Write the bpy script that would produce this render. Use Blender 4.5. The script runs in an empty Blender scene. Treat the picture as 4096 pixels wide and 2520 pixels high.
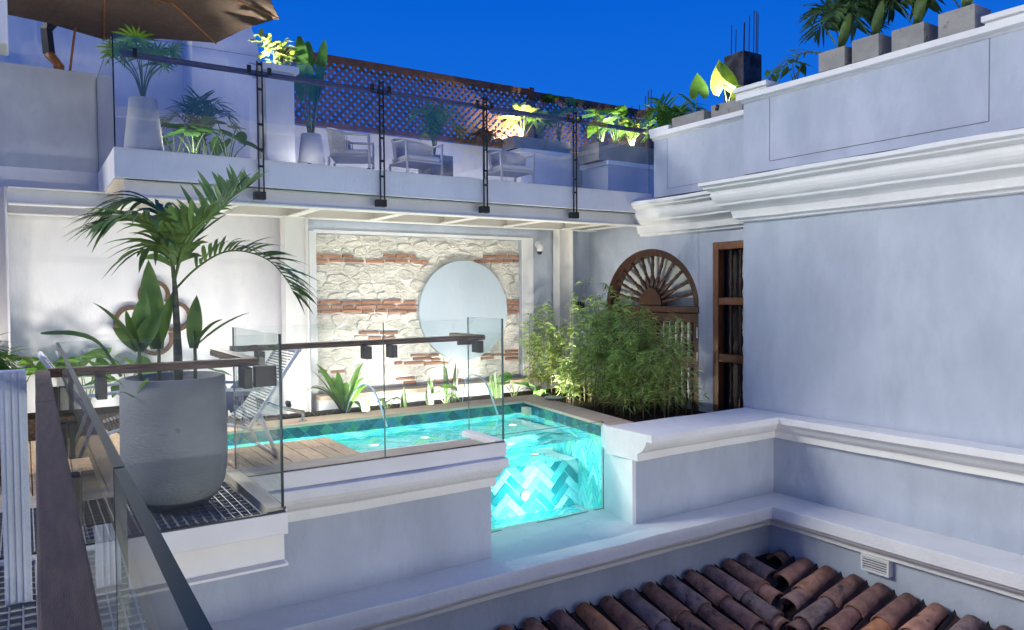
import bpy, math, random
from mathutils import Matrix, Vector, Euler, noise
random.seed(7)
R = math.radians
scene = bpy.context.scene
COL = scene.collection

# ---------------------------------------------------------------- camera
cam_d = bpy.data.cameras.new('camera'); cam = bpy.data.objects.new('camera', cam_d); COL.objects.link(cam)
cam_d.sensor_width = 36.0; cam_d.lens = 36.0 * 2992.3 / 4096.0
cam_d.clip_start = 0.05; cam_d.clip_end = 2000
yaw, pit, rol = R(56.8443), R(1.7278), R(0.4955)
fw = Vector((math.cos(yaw)*math.cos(pit), math.sin(yaw)*math.cos(pit), -math.sin(pit)))
rt = Vector((math.sin(yaw), -math.cos(yaw), 0)); dn = fw.cross(rt)
c_, s_ = math.cos(rol), math.sin(rol)
rx = c_*rt + s_*dn; dy = -s_*rt + c_*dn
cam.matrix_world = Matrix(((rx.x, -dy.x, -fw.x, 0), (rx.y, -dy.y, -fw.y, 0), (rx.z, -dy.z, -fw.z, 0), (0, 0, 0, 1)))
scene.camera = cam
scene.view_settings.view_transform = 'Standard'; scene.view_settings.look = 'None'
scene.view_settings.exposure = 0.0; scene.view_settings.gamma = 1.0
scene.cycles.use_denoising = True
scene.cycles.max_bounces = 10; scene.cycles.transparent_max_bounces = 24; scene.cycles.transmission_bounces = 8
scene.cycles.diffuse_bounces = 4; scene.cycles.glossy_bounces = 4
scene.cycles.sample_clamp_indirect = 4.0; scene.cycles.caustics_reflective = False

# ---------------------------------------------------------------- sky (blue hour) and the one sun lamp
world = bpy.data.worlds.new('World'); scene.world = world; world.use_nodes = True
nt = world.node_tree; nt.nodes.clear()
wo = nt.nodes.new('ShaderNodeOutputWorld'); bg = nt.nodes.new('ShaderNodeBackground')
tc = nt.nodes.new('ShaderNodeTexCoord'); sx = nt.nodes.new('ShaderNodeSeparateXYZ'); rp = nt.nodes.new('ShaderNodeValToRGB')
nt.links.new(tc.outputs['Generated'], sx.inputs[0]); nt.links.new(sx.outputs['Z'], rp.inputs[0])
el = rp.color_ramp.elements
el[0].position = 0.0; el[0].color = (0.13, 0.34, 0.82, 1)
el[1].position = 0.62; el[1].color = (0.0, 0.088, 0.56, 1)
e = el.new(0.10); e.color = (0.035, 0.20, 0.78, 1)
e = el.new(0.22); e.color = (0.008, 0.15, 0.73, 1)
e = el.new(0.38); e.color = (0.001, 0.115, 0.66, 1)
nt.links.new(rp.outputs[0], bg.inputs[0]); bg.inputs[1].default_value = 1.0
nt.links.new(bg.outputs[0], wo.inputs[0])

sun_d = bpy.data.lights.new('sun', 'SUN'); sun = bpy.data.objects.new('sun', sun_d); COL.objects.link(sun)
sun_d.energy = 2.4; sun_d.angle = R(18); sun_d.color = (1.0, 0.97, 0.85)
SUN_DIR = Vector((0.80, -0.34, -0.50)).normalized()
sun.rotation_euler = SUN_DIR.to_track_quat('-Z', 'Y').to_euler()

# ---------------------------------------------------------------- helpers
class MB:
    def __init__(self): self.v = []; self.f = []; self.m = []
    def add(self, vs, fs, mi=0):
        b = len(self.v); self.v += [tuple(x) for x in vs]
        for f in fs: self.f.append(tuple(b+i for i in f)); self.m.append(mi)
        return self
    def box(self, x0, x1, y0, y1, z0, z1, mi=0, mat=None):
        vs = [(x0,y0,z0),(x1,y0,z0),(x1,y1,z0),(x0,y1,z0),(x0,y0,z1),(x1,y0,z1),(x1,y1,z1),(x0,y1,z1)]
        if mat is not None: vs = [mat @ Vector(p) for p in vs]
        return self.add(vs, [(0,3,2,1),(4,5,6,7),(0,1,5,4),(1,2,6,5),(2,3,7,6),(3,0,4,7)], mi)
    def prism(self, poly, h0, h1, axis='z', mi=0):
        n = len(poly)
        def P(a, b, h): return {'z': (a,b,h), 'y': (a,h,b), 'x': (h,a,b)}[axis]
        vs = [P(a,b,h0) for a,b in poly] + [P(a,b,h1) for a,b in poly]
        fs = [tuple(range(n-1,-1,-1)), tuple(range(n,2*n))] + [(i,(i+1)%n,n+(i+1)%n,n+i) for i in range(n)]
        return self.add(vs, fs, mi)
    def tube(self, pts, r, n=8, mi=0, cap=True, flat=1.0):
        pts = [Vector(p) for p in pts]; k = len(pts)
        rs = r if isinstance(r, (list, tuple)) else [r]*k
        vs = []; up = None
        for i, p in enumerate(pts):
            d = (pts[min(i+1,k-1)] - pts[max(i-1,0)]).normalized()
            if up is None:
                up = Vector((0,0,1)) if abs(d.z) < .9 else Vector((1,0,0))
            s = d.cross(up)
            if s.length < 1e-5: s = d.cross(Vector((1,0,0)))
            s.normalize(); u = s.cross(d).normalized(); up = u
            for j in range(n):
                a = 2*math.pi*j/n
                vs.append(p + s*(rs[i]*math.cos(a)) + u*(rs[i]*flat*math.sin(a)))
        fs = [(i*n+j, i*n+(j+1)%n, (i+1)*n+(j+1)%n, (i+1)*n+j) for i in range(k-1) for j in range(n)]
        if cap: fs += [tuple(range(n-1,-1,-1)), tuple(range((k-1)*n, k*n))]
        return self.add(vs, fs, mi)
    def lathe(self, prof, c=(0,0,0), n=20, mi=0, mat=None):
        vs = []; k = len(prof)
        for r, z in prof:
            for j in range(n):
                a = 2*math.pi*j/n; p = Vector((r*math.cos(a), r*math.sin(a), z))
                if mat is not None: p = mat @ p
                vs.append(p + Vector(c))
        fs = [(i*n+j, i*n+(j+1)%n, (i+1)*n+(j+1)%n, (i+1)*n+j) for i in range(k-1) for j in range(n)]
        fs += [tuple(range(n-1,-1,-1)), tuple(range((k-1)*n, k*n))]
        return self.add(vs, fs, mi)
    def sweep(self, prof, path, mi=0, cap=True, wob=0):
        if wob:
            den = [path[0]]
            for a, b in zip(path, path[1:]):
                q = max(1, int(math.hypot(b[0]-a[0], b[1]-a[1])/.12))
                den += [(a[0]+(b[0]-a[0])*i/q, a[1]+(b[1]-a[1])*i/q) for i in range(1, q+1)]
            path = den
        # prof: closed polygon of (offset to the right of travel, z); path: list of (x, y)
        k = len(path); n = len(prof); vs = []
        P = [Vector((a,b)) for a,b in path]
        for i in range(k):
            d0 = (P[i]-P[i-1]).normalized() if i else None
            d1 = (P[i+1]-P[i]).normalized() if i < k-1 else None
            d0 = d0 or d1; d1 = d1 or d0
            n0 = Vector((d0.y,-d0.x)); n1 = Vector((d1.y,-d1.x)); m = (n0+n1)
            m = m/ max(1e-6, m.dot(n0))
            for j, (o, z) in enumerate(prof):
                if wob:
                    q = Vector((P[i].x*2.3, P[i].y*2.3, j*.31)); o += wob*noise.noise(q); z += wob*noise.noise(q+Vector((7.7,3.1,0)))
                    q = Vector((P[i].x*.7, P[i].y*.7, 5)); z += 1.5*wob*noise.noise(q)
                vs.append((P[i].x+m.x*o, P[i].y+m.y*o, z))
        fs = [(i*n+j, i*n+(j+1)%n, (i+1)*n+(j+1)%n, (i+1)*n+j) for i in range(k-1) for j in range(n)]
        if cap: fs += [tuple(range(n-1,-1,-1)), tuple(range((k-1)*n, k*n))]
        return self.add(vs, fs, mi)
    def mesh(self, name):
        me = bpy.data.meshes.new(name); me.from_pydata(self.v, [], self.f)
        me.polygons.foreach_set('material_index', self.m); me.validate(); me.update(); return me
    def build(self, name, mat, parent=None, smooth=False, bevel=0, kind=None, loc=None, label=None, fix=True):
        me = self.mesh(name)
        if fix:
            import bmesh
            bm = bmesh.new(); bm.from_mesh(me); bmesh.ops.recalc_face_normals(bm, faces=bm.faces); bm.to_mesh(me); bm.free()
        for m in (mat if isinstance(mat, (list, tuple)) else [mat]): me.materials.append(m)
        if smooth: me.polygons.foreach_set('use_smooth', [True]*len(me.polygons))
        o = bpy.data.objects.new(name, me); COL.objects.link(o)
        if loc is not None: o.location = loc
        if parent is not None: setpar(o, parent)
        if bevel:
            b = o.modifiers.new('bevel', 'BEVEL'); b.width = bevel; b.segments = 2; b.limit_method = 'ANGLE'; b.angle_limit = R(40)
        if smooth and not bevel and smooth != 'all':
            pass
        if kind: o['kind'] = kind
        if label: o['label'] = label
        return o

OFF = {}
def setpar(o, parent):
    o.parent = parent
    # parts are written in scene coordinates: undo the parent's own offset
    off = OFF.get(parent.name, Vector((0,0,0)))
    o.matrix_parent_inverse = Matrix.Translation(-off)
    OFF[o.name] = Vector(o.location)
def thing(name, label, cat, loc=(0,0,0), group=None):
    o = bpy.data.objects.new(name, None); COL.objects.link(o); o.location = loc; o.empty_display_size = .1
    o['label'] = label; o['category'] = cat
    if group: o['group'] = group
    OFF[o.name] = Vector(loc); return o
def tag(o, label, cat, group=None, kind=None):
    o['label'] = label; o['category'] = cat
    if group: o['group'] = group
    if kind: o['kind'] = kind
    return o
def struct(o): o['kind'] = 'structure'; return o
def inst(me, name, parent, M):
    # a piece sharing mesh data, placed with matrix M (scene coordinates)
    o = bpy.data.objects.new(name, me); COL.objects.link(o); o.parent = parent
    o.matrix_parent_inverse = Matrix.Translation(-OFF.get(parent.name, Vector((0,0,0))))
    o.matrix_basis = M; return o
def clip(poly, x0, x1, y0, y1):
    def cut(p, f, g):
        out = []
        for i in range(len(p)):
            a, b = p[i-1], p[i]; fa, fb = f(a), f(b)
            if fa >= 0: 
                if fb < 0: out.append(g(a, b, fa/(fa-fb)))
                else: pass
            if fa < 0 <= fb: out.append(g(a, b, fa/(fa-fb)))
            if fb >= 0: out.append(b)
        return out
    L = lambda a, b, t: (a[0]+(b[0]-a[0])*t, a[1]+(b[1]-a[1])*t)
    for f in (lambda p: p[0]-x0, lambda p: x1-p[0], lambda p: p[1]-y0, lambda p: y1-p[1]):
        poly = cut(poly, f, L)
        if len(poly) < 3: return []
    return poly
def area(p): return .5*abs(sum(p[i-1][0]*p[i][1]-p[i][0]*p[i-1][1] for i in range(len(p))))
def herring(x0, x1, y0, y1, L=.2, W=.066, rot=45, gap=.009):
    # polygons of a herringbone pattern clipped to a rectangle
    c, s = math.cos(R(rot)), math.sin(R(rot)); cx, cy = (x0+x1)/2, (y0+y1)/2
    rad = math.hypot(x1-x0, y1-y0)/2 + L; out = []; T = int(2*rad/W)+8; Mx = int(rad/L)+2
    g = gap/2
    for t in range(-T, T):
        for m in range(-Mx*2, Mx*2):
            for k in (0, 1):
                a, b = t*W+2*L*m, t*W
                q = (a, b, a+L, b+W) if k == 0 else (a, b+W, a+W, b+W+L)
                if math.hypot((q[0]+q[2])/2, (q[1]+q[3])/2) > rad: continue
                p = [(q[0]+g,q[1]+g),(q[2]-g,q[1]+g),(q[2]-g,q[3]-g),(q[0]+g,q[3]-g)]
                p = [(cx+x*c-y*s, cy+x*s+y*c) for x, y in p]
                p = clip(p, x0, x1, y0, y1)
                if len(p) >= 3 and area(p) > .0004: out.append(p)
    return out
def bez(pts, n):
    # Catmull-Rom through points
    pts = [Vector(p) for p in pts]; out = []; k = len(pts)
    for i in range(k-1):
        p0, p1, p2, p3 = pts[max(i-1,0)], pts[i], pts[i+1], pts[min(i+2,k-1)]
        for j in range(n):
            t = j/n
            out.append(.5*((2*p1)+(p2-p0)*t+(2*p0-5*p1+4*p2-p3)*t*t+(3*p1-p0-3*p2+p3)*t**3))
    out.append(pts[-1]); return out

# ---------------------------------------------------------------- materials
def newmat(name):
    m = bpy.data.materials.new(name); m.use_nodes = True; n = m.node_tree; n.nodes.clear()
    o = n.nodes.new('ShaderNodeOutputMaterial'); return m, n, o
def N(n, t, **k):
    x = n.nodes.new(t)
    for a, b in k.items(): setattr(x, a, b)
    return x
def mat(name, c1, c2=None, rough=.6, scale=4, detail=6, lo=.35, hi=.65, stretch=(1,1,1), bump=.1, bscale=60, bstretch=None,
        metal=0, spec=.4, rand=0, island=False, c3=None, c3scale=3, c3lo=.55, c3hi=.7, c3stretch=None, sub=0, coat=0, distort=0, bdist=.02, trans=0, palette=None):
    m, n, o = newmat(name); p = N(n, 'ShaderNodeBsdfPrincipled'); n.links.new(p.outputs[0], o.inputs[0])
    p.inputs['Roughness'].default_value = rough; p.inputs['Metallic'].default_value = metal
    p.inputs['Specular IOR Level'].default_value = spec
    if coat: p.inputs['Coat Weight'].default_value = coat
    t = N(n, 'ShaderNodeTexCoord'); mp = N(n, 'ShaderNodeMapping'); mp.inputs['Scale'].default_value = stretch
    n.links.new(t.outputs['Object'], mp.inputs[0])
    vec = mp.outputs[0]
    oi = None
    if rand or palette or island:
        if island: oi = N(n, 'ShaderNodeNewGeometry').outputs['Random Per Island']
        else: oi = N(n, 'ShaderNodeObjectInfo').outputs['Random']
        ad = N(n, 'ShaderNodeVectorMath', operation='ADD'); mu = N(n, 'ShaderNodeMath', operation='MULTIPLY'); mu.inputs[1].default_value = 37.0
        n.links.new(oi, mu.inputs[0]); n.links.new(vec, ad.inputs[0]); n.links.new(mu.outputs[0], ad.inputs[1]); vec = ad.outputs[0]
    nz = N(n, 'ShaderNodeTexNoise'); nz.inputs['Scale'].default_value = scale; nz.inputs['Detail'].default_value = detail
    nz.inputs['Distortion'].default_value = distort
    n.links.new(vec, nz.inputs['Vector'])
    r = N(n, 'ShaderNodeValToRGB'); r.color_ramp.elements[0].position = lo; r.color_ramp.elements[1].position = hi
    c2 = c2 or tuple(x*.8 for x in c1)
    r.color_ramp.elements[0].color = (*c2, 1); r.color_ramp.elements[1].color = (*c1, 1)
    n.links.new(nz.outputs[0], r.inputs[0]); col = r.outputs[0]
    if palette:
        pr_ = N(n, 'ShaderNodeValToRGB'); pr_.color_ramp.interpolation = 'CONSTANT'; es = pr_.color_ramp.elements
        es[0].position = 0; es[0].color = (*palette[0], 1); es[1].position = 1/len(palette); es[1].color = (*palette[1], 1)
        for i in range(2, len(palette)):
            e_ = es.new(i/len(palette)); e_.color = (*palette[i], 1)
        n.links.new(oi, pr_.inputs[0]); mx = N(n, 'ShaderNodeMix', data_type='RGBA', blend_type='MULTIPLY'); mx.inputs[0].default_value = 1
        n.links.new(pr_.outputs[0], mx.inputs[6]); n.links.new(col, mx.inputs[7]); col = mx.outputs[2]
    if rand:
        ma = N(n, 'ShaderNodeMapRange'); ma.inputs[3].default_value = 1-rand; ma.inputs[4].default_value = 1+rand
        n.links.new(oi, ma.inputs[0]); mx = N(n, 'ShaderNodeMix', data_type='RGBA', blend_type='MULTIPLY'); mx.inputs[0].default_value = 1
        n.links.new(col, mx.inputs[6]); n.links.new(ma.outputs[0], mx.inputs[7]); col = mx.outputs[2]
    if c3:
        nz2 = N(n, 'ShaderNodeTexNoise'); nz2.inputs['Scale'].default_value = c3scale; nz2.inputs['Detail'].default_value = 8; nz2.inputs['Roughness'].default_value = .65
        v3 = vec
        if c3stretch:
            m3 = N(n, 'ShaderNodeMapping'); m3.inputs['Scale'].default_value = c3stretch; n.links.new(t.outputs['Object'], m3.inputs[0]); v3 = m3.outputs[0]
        n.links.new(v3, nz2.inputs['Vector']); r2 = N(n, 'ShaderNodeValToRGB'); r2.color_ramp.elements[0].position = c3lo; r2.color_ramp.elements[1].position = c3hi
        n.links.new(nz2.outputs[0], r2.inputs[0]); mx = N(n, 'ShaderNodeMix', data_type='RGBA'); n.links.new(r2.outputs[0], mx.inputs[0])
        n.links.new(col, mx.inputs[6]); mx.inputs[7].default_value = (*c3, 1); col = mx.outputs[2]
    n.links.new(col, p.inputs['Base Color'])
    if trans:
        tr = N(n, 'ShaderNodeBsdfTranslucent'); n.links.new(col, tr.inputs[0]); ms = N(n, 'ShaderNodeMixShader'); ms.inputs[0].default_value = trans
        n.links.new(p.outputs[0], ms.inputs[1]); n.links.new(tr.outputs[0], ms.inputs[2]); n.links.new(ms.outputs[0], o.inputs[0])
    if bump:
        bn = N(n, 'ShaderNodeTexNoise'); bn.inputs['Scale'].default_value = bscale; bn.inputs['Detail'].default_value = 8
        bv = vec
        if bstretch:
            m2 = N(n, 'ShaderNodeMapping'); m2.inputs['Scale'].default_value = bstretch; n.links.new(t.outputs['Object'], m2.inputs[0]); bv = m2.outputs[0]
        n.links.new(bv, bn.inputs['Vector']); bp = N(n, 'ShaderNodeBump'); bp.inputs['Strength'].default_value = bump; bp.inputs['Distance'].default_value = bdist
        n.links.new(bn.outputs[0], bp.inputs['Height']); n.links.new(bp.outputs[0], p.inputs['Normal'])
    return m
def emit(name, col, s):
    m, n, o = newmat(name); e_ = N(n, 'ShaderNodeEmission'); e_.inputs[0].default_value = (*col, 1); e_.inputs[1].default_value = s
    n.links.new(e_.outputs[0], o.inputs[0]); return m
def glassmat(name, tint, ior=1.55, rough=0.0):
    m, n, o = newmat(name); tr = N(n, 'ShaderNodeBsdfTransparent'); tr.inputs[0].default_value = (*tint, 1)
    gl = N(n, 'ShaderNodeBsdfGlossy'); gl.inputs['Roughness'].default_value = rough
    fr = N(n, 'ShaderNodeFresnel'); fr.inputs[0].default_value = ior; ge = N(n, 'ShaderNodeNewGeometry')
    sb = N(n, 'ShaderNodeMath', operation='SUBTRACT'); sb.inputs[0].default_value = 1; n.links.new(ge.outputs['Backfacing'], sb.inputs[1])
    mu = N(n, 'ShaderNodeMath', operation='MULTIPLY'); n.links.new(fr.outputs[0], mu.inputs[0]); n.links.new(sb.outputs[0], mu.inputs[1])
    ms = N(n, 'ShaderNodeMixShader'); n.links.new(mu.outputs[0], ms.inputs[0]); n.links.new(tr.outputs[0], ms.inputs[1]); n.links.new(gl.outputs[0], ms.inputs[2])
    n.links.new(ms.outputs[0], o.inputs[0]); return m

PLASTER = mat('plaster_grey_blue', (.49,.53,.60), (.38,.42,.49), rough=.85, scale=1.7, detail=10, lo=.28, hi=.70, stretch=(1,1,.6), bump=.45, bscale=9, bdist=.03, c3=(.35,.38,.44), c3scale=1.5, c3lo=.46, c3hi=.85, spec=.2, c3stretch=(2.0,2.0,.8))
PLASTER_W = mat('plaster_white', (.82,.81,.80), (.72,.72,.73), rough=.8, scale=2.5, stretch=(1,1,.5), bump=.2, bscale=35, spec=.2, c3=(.66,.66,.68), c3scale=5, c3lo=.56, c3hi=.8)
TRIM = mat('trim_white', (.86,.85,.82), (.76,.75,.73), rough=.75, scale=3, bump=.25, bscale=30, spec=.25, c3=(.62,.62,.62), c3scale=3, c3lo=.5, c3hi=.95)
STEEL_W = mat('steel_white_paint', (.80,.78,.74), (.74,.72,.68), rough=.45, scale=3, bump=.04, bscale=40, c3=(.62,.55,.42), c3scale=6, c3lo=.66, c3hi=.85)
STEEL_C = mat('ceiling_cream', (.72,.66,.56), (.66,.60,.50), rough=.6, scale=3, bump=.05)
BLACK = mat('black_steel', (.012,.012,.014), (.02,.02,.022), rough=.45, metal=.3, bump=.03, spec=.5)
DARKBR = mat('bronze_bracket', (.035,.026,.022), (.025,.02,.018), rough=.5, metal=.2, bump=.03)
WOOD_R = mat('rail_wood', (.16,.085,.045), (.06,.032,.02), rough=.42, scale=9, stretch=(1,12,12), bump=.2, bscale=30, bstretch=(2,40,40), spec=.4, lo=.3, hi=.7)
WOOD_RY = mat('rail_wood_near', (.13,.085,.055), (.06,.04,.028), rough=.5, scale=6, stretch=(14,1.2,14), bump=.25, bscale=20, bstretch=(50,3,50), spec=.35, lo=.3, hi=.7, c3=(.03,.022,.018), c3scale=7, c3lo=.62, c3hi=.72)
WOOD_D = mat('door_wood', (.075,.030,.016), (.03,.012,.007), rough=.4, scale=7, stretch=(8,8,1), bump=.12, bscale=25, bstretch=(30,30,3), spec=.4)
WOOD_W = mat('window_wood', (.22,.085,.035), (.12,.042,.018), rough=.4, scale=7, stretch=(8,8,1), bump=.12, bscale=25, bstretch=(30,30,3), spec=.4)
DISC = mat('disc_plaster', (.46,.53,.58), (.42,.49,.545), rough=.85, scale=2, stretch=(1,1,.5), bump=.15, bscale=20, spec=.2)
WOOD_L = mat('lattice_wood', (.145,.07,.045), (.09,.042,.027), rough=.65, scale=8, bump=.1, rand=.25)
DECK = mat('deck_wood', (.60,.42,.25), (.42,.28,.16), rough=.55, scale=5, stretch=(14,1.2,5), bump=.15, bscale=20, bstretch=(60,3,20), rand=.18, c3=(.20,.13,.08), c3scale=3, c3lo=.6, c3hi=.8)
EMB = mat('emblem_wood', (.15,.085,.05), (.08,.042,.025), rough=.5, scale=7, stretch=(8,2,8), bump=.15, bscale=30)
STONE_CAP = mat('grey_stone_coping', (.46,.40,.34), (.34,.29,.25), rough=.7, scale=6, stretch=(1,5,1), bump=.2, bscale=40, c3=(.27,.23,.2), c3scale=9, c3lo=.58, c3hi=.75)
COPING = mat('travertine', (.60,.47,.34), (.48,.37,.26), rough=.6, scale=5, stretch=(1,4,1), bump=.2, bscale=40, c3=(.40,.32,.25), c3scale=6, c3lo=.55, c3hi=.75)
STONE = mat('rubble_stone', (.86,.83,.75), (.68,.64,.55), rough=.9, scale=10, detail=10, stretch=(1,1,2.6), bump=.8, bscale=30, bstretch=(1,1,3.5), rand=.10, bdist=.04, c3=(.60,.55,.45), c3scale=12, c3lo=.60, c3hi=.74, spec=.2)
MORTAR = mat('mortar', (.82,.80,.74), (.70,.68,.62), rough=.95, scale=14, bump=.7, bscale=40, spec=.15)
BRICK = mat('brick', (.47,.245,.15), (.36,.17,.105), rough=.9, scale=12, bump=.5, bscale=60, rand=.22, c3=(.55,.45,.36), c3scale=14, c3lo=.62, c3hi=.75, spec=.2)
CONC = mat('concrete_pot', (.34,.325,.30), (.26,.25,.235), rough=.85, scale=5, bump=.3, bscale=50, c3=(.12,.115,.11), c3scale=9, c3lo=.60, c3hi=.70, spec=.2)
CONC_BIG = mat('concrete_planter', (.27,.27,.27), (.18,.185,.19), rough=.75, scale=2.5, detail=10, stretch=(1,1,2.0), lo=.3, hi=.7, bump=.3, bscale=40, c3=(.11,.105,.10), c3scale=5, c3lo=.64, c3hi=.72, spec=.3)
CONC_W = mat('pot_white', (.66,.65,.63), (.54,.53,.51), rough=.7, scale=4, bump=.1, bscale=40)
CONC_DK = mat('raw_concrete', (.09,.09,.095), (.035,.035,.04), rough=.95, scale=4, bump=.5, bscale=30, lo=.4, hi=.6, spec=.1)
SOIL = mat('soil', (.035,.024,.016), (.015,.01,.007), rough=1, scale=30, bump=1, bscale=60, spec=.1)
TERRA = mat('terracotta', (1,1,1), (.55,.5,.5), rough=.85, scale=9, bump=.5, bscale=40, rand=.25, lo=.3, hi=.6, spec=.25,
            palette=[(.46,.23,.145),(.40,.215,.165),(.48,.25,.165),(.32,.225,.195),(.58,.25,.12),(.38,.235,.19),(.45,.23,.16),(.28,.19,.17)], c3=(.07,.058,.055), c3scale=5, c3lo=.58, c3hi=.68)
ROOFDK = mat('roof_underlay', (.05,.035,.03), (.02,.016,.015), rough=.95, scale=12, bump=.4, spec=.1)
TILE_POOL = mat('pool_tile', (1,1,1), (.72,.80,.82), rough=.25, scale=14, bump=.15, bscale=50, lo=.3, hi=.6, rand=.12,
                palette=[(.10,.62,.62),(.45,.82,.82),(.01,.26,.30),(.62,.88,.88),(.06,.50,.36),(.30,.74,.78),(.03,.40,.46),(.16,.66,.66)])
TILE_POOL_I = mat('pool_tile_floor', (1,1,1), (.72,.80,.82), rough=.25, scale=14, bump=.15, bscale=50, lo=.3, hi=.6, island=True,
                palette=[(.10,.62,.62),(.22,.78,.76),(.06,.46,.48),(.40,.86,.84),(.12,.66,.55),(.30,.80,.82),(.08,.55,.60),(.22,.74,.45)])
TILE_RIM = mat('rim_tile', (1,1,1), (.6,.68,.7), rough=.2, scale=18, bump=.15, bscale=50, lo=.3, hi=.6, rand=.2,
               palette=[(.012,.09,.115),(.02,.15,.17),(.008,.06,.08),(.03,.19,.14),(.022,.13,.19),(.012,.08,.10),(.035,.17,.11),(.015,.12,.17)])
GROUT = mat('grout', (.82,.88,.86), (.7,.78,.77), rough=.9, scale=20, bump=.1)
GLASS = glassmat('clear_glass', (.955,.975,.968), 1.5)
GLASS_T = glassmat('terrace_glass', (.95,.965,.985), 2.08)
GLASS_P = glassmat('pool_glass', (.86,.97,.97), 1.45)
GEDGE = mat('glass_edge', (.010,.04,.045), (.006,.025,.03), rough=.3, bump=0, spec=.3)
GEDGE_L = mat('glass_edge_light', (.10,.20,.20), (.08,.16,.17), rough=.5, bump=0, spec=.2)
CHROME = mat('chrome', (.75,.75,.76), (.7,.7,.7), rough=.12, metal=1, bump=0)
WHITEP = mat('white_powder_coat', (.82,.82,.82), (.76,.76,.76), rough=.35, bump=.02)
CORD_B = mat('black_cord', (.02,.02,.022), (.03,.03,.03), rough=.6, bump=.1)
NAVY = mat('navy_fabric', (.025,.04,.11), (.015,.025,.07), rough=.95, scale=30, bump=.3, bscale=200)
CUSH = mat('seat_cushion', (.62,.60,.58), (.55,.53,.51), rough=.95, scale=30, bump=.2, bscale=200)
ROPE = mat('grey_rope', (.55,.54,.54), (.42,.41,.41), rough=.9, scale=40, bump=.3, bscale=150)
ALU = mat('chair_aluminium', (.50,.49,.48), (.45,.44,.43), rough=.4, metal=.2, bump=.02)
CANVAS = mat('umbrella_canvas', (.115,.08,.06), (.09,.062,.046), rough=.95, scale=20, bump=.2, bscale=200)
UMBWOOD = mat('umbrella_wood', (.32,.13,.04), (.2,.08,.025), rough=.45, scale=6, stretch=(4,4,4), bump=.1)
RATTAN = mat('rattan', (.30,.17,.08), (.16,.09,.04), rough=.7, scale=30, bump=.4, bscale=80)
STEEL_G = mat('galvanised', (.34,.35,.37), (.26,.27,.29), rough=.5, metal=.5, scale=15, bump=.05)
FROST = mat('frosted_pane', (.55,.58,.55), (.42,.46,.44), rough=.5, scale=2.5, stretch=(1,3,.5), bump=.05)
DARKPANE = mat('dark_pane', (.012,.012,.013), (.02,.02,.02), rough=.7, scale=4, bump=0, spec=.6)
PLAST_W = mat('white_plastic', (.78,.78,.77), (.7,.7,.7), rough=.4, bump=.02)
GREENS = {
 'palm': mat('leaf_palm', (.21,.33,.085), (.09,.18,.045), rough=.45, scale=6, bump=.05, rand=.25, trans=.18, spec=.45),
 'palm2': mat('leaf_palm_dark', (.10,.19,.06), (.045,.11,.04), rough=.5, scale=6, bump=.05, rand=.25, trans=.15, spec=.4),
 'ear': mat('leaf_elephant_ear', (.07,.20,.03), (.04,.12,.02), rough=.45, scale=8, bump=.08, rand=.25, trans=.3, spec=.4),
 'bright': mat('leaf_bright', (.16,.34,.035), (.09,.22,.025), rough=.45, scale=8, bump=.06, rand=.2, trans=.35, spec=.4),
 'yel': mat('leaf_pale_lit', (.34,.40,.06), (.16,.27,.03), rough=.5, scale=10, bump=.06, rand=.2, trans=.35, spec=.35),  # paler leaf used only for spotlit plants, lamplight put into the colour
 'snake': mat('leaf_snake', (.10,.16,.045), (.035,.075,.02), rough=.45, scale=12, stretch=(1,1,4), bump=.05, rand=.2, spec=.4),
 'bamboo': mat('leaf_bamboo', (.38,.48,.14), (.20,.32,.08), rough=.55, scale=3, bump=0, rand=.3, trans=.25, spec=.3, island=True),
 'culm': mat('bamboo_culm', (.26,.19,.07), (.13,.13,.04), rough=.6, scale=5, bump=.1),
 'stem': mat('green_stem', (.12,.18,.05), (.08,.12,.035), rough=.6, scale=8, bump=.05),
 'trunk': mat('palm_trunk', (.055,.04,.05), (.10,.12,.07), rough=.7, scale=5, stretch=(1,1,6), bump=.2),
}

# ================================================================ the setting
struct(MB().box(-300,300,-300,300,-6.2,-6.0).build('ground', CONC))

# ---- courtyard parapets: front line y = 5.24, right line x = 6.818
COVE = [(.195,-1.39),(.18,-1.43),(.15,-1.47),(.11,-1.5),(.073,-1.512)]
UP_PROF = [(-.38,-1.32),(.265,-1.32),(.265,-1.39)] + COVE + [(.073,-1.585),(-.38,-1.585)]
t = thing('parapet_wall', 'grey blue parapet wall with white moulded coping right of the pool window', 'wall', (5.8,5.4,-2.2))
MB().prism([(4.757,5.24),(6.818,5.24),(6.818,5.62),(4.84,5.62)], -2.25, -1.586, 'z').build('wall_face', PLASTER, t)
MB().prism([(4.756,5.235),(4.80,5.235),(4.92,5.83),(4.876,5.83)], -2.25, -1.50, 'z').build('end_face', PLASTER_W, t)
m = MB(); n = len(UP_PROF)
pa = [(4.756,5.24),(6.818,5.24),(6.818,-3.0)]
m.sweep([(o,z) if o > -.3 else (o,z) for o,z in UP_PROF], pa, wob=.006); m.build('coping', TRIM, t, bevel=.005)
MB().prism([(4.757,5.60),(4.86,5.60),(4.90,5.83),(4.874,5.83)], -1.56, -1.325, 'z').build('coping_return', PLASTER_W, t)

t = thing('parapet_wall', 'grey blue parapet wall under the pool deck, left of the pool window', 'wall', (2.0,5.4,-2.2))
MB().box(-2.5,3.2,5.24,5.5,-2.25,-1.586).build('wall_face', PLASTER, t)
MB().sweep([(-.25,-1.32),(.265,-1.32),(.265,-1.39)]+COVE+[(.073,-1.585),(-.25,-1.585)], [(1.05,5.24),(3.21,5.24)], wob=.005).build('coping', TRIM, t, bevel=.005)

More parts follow.
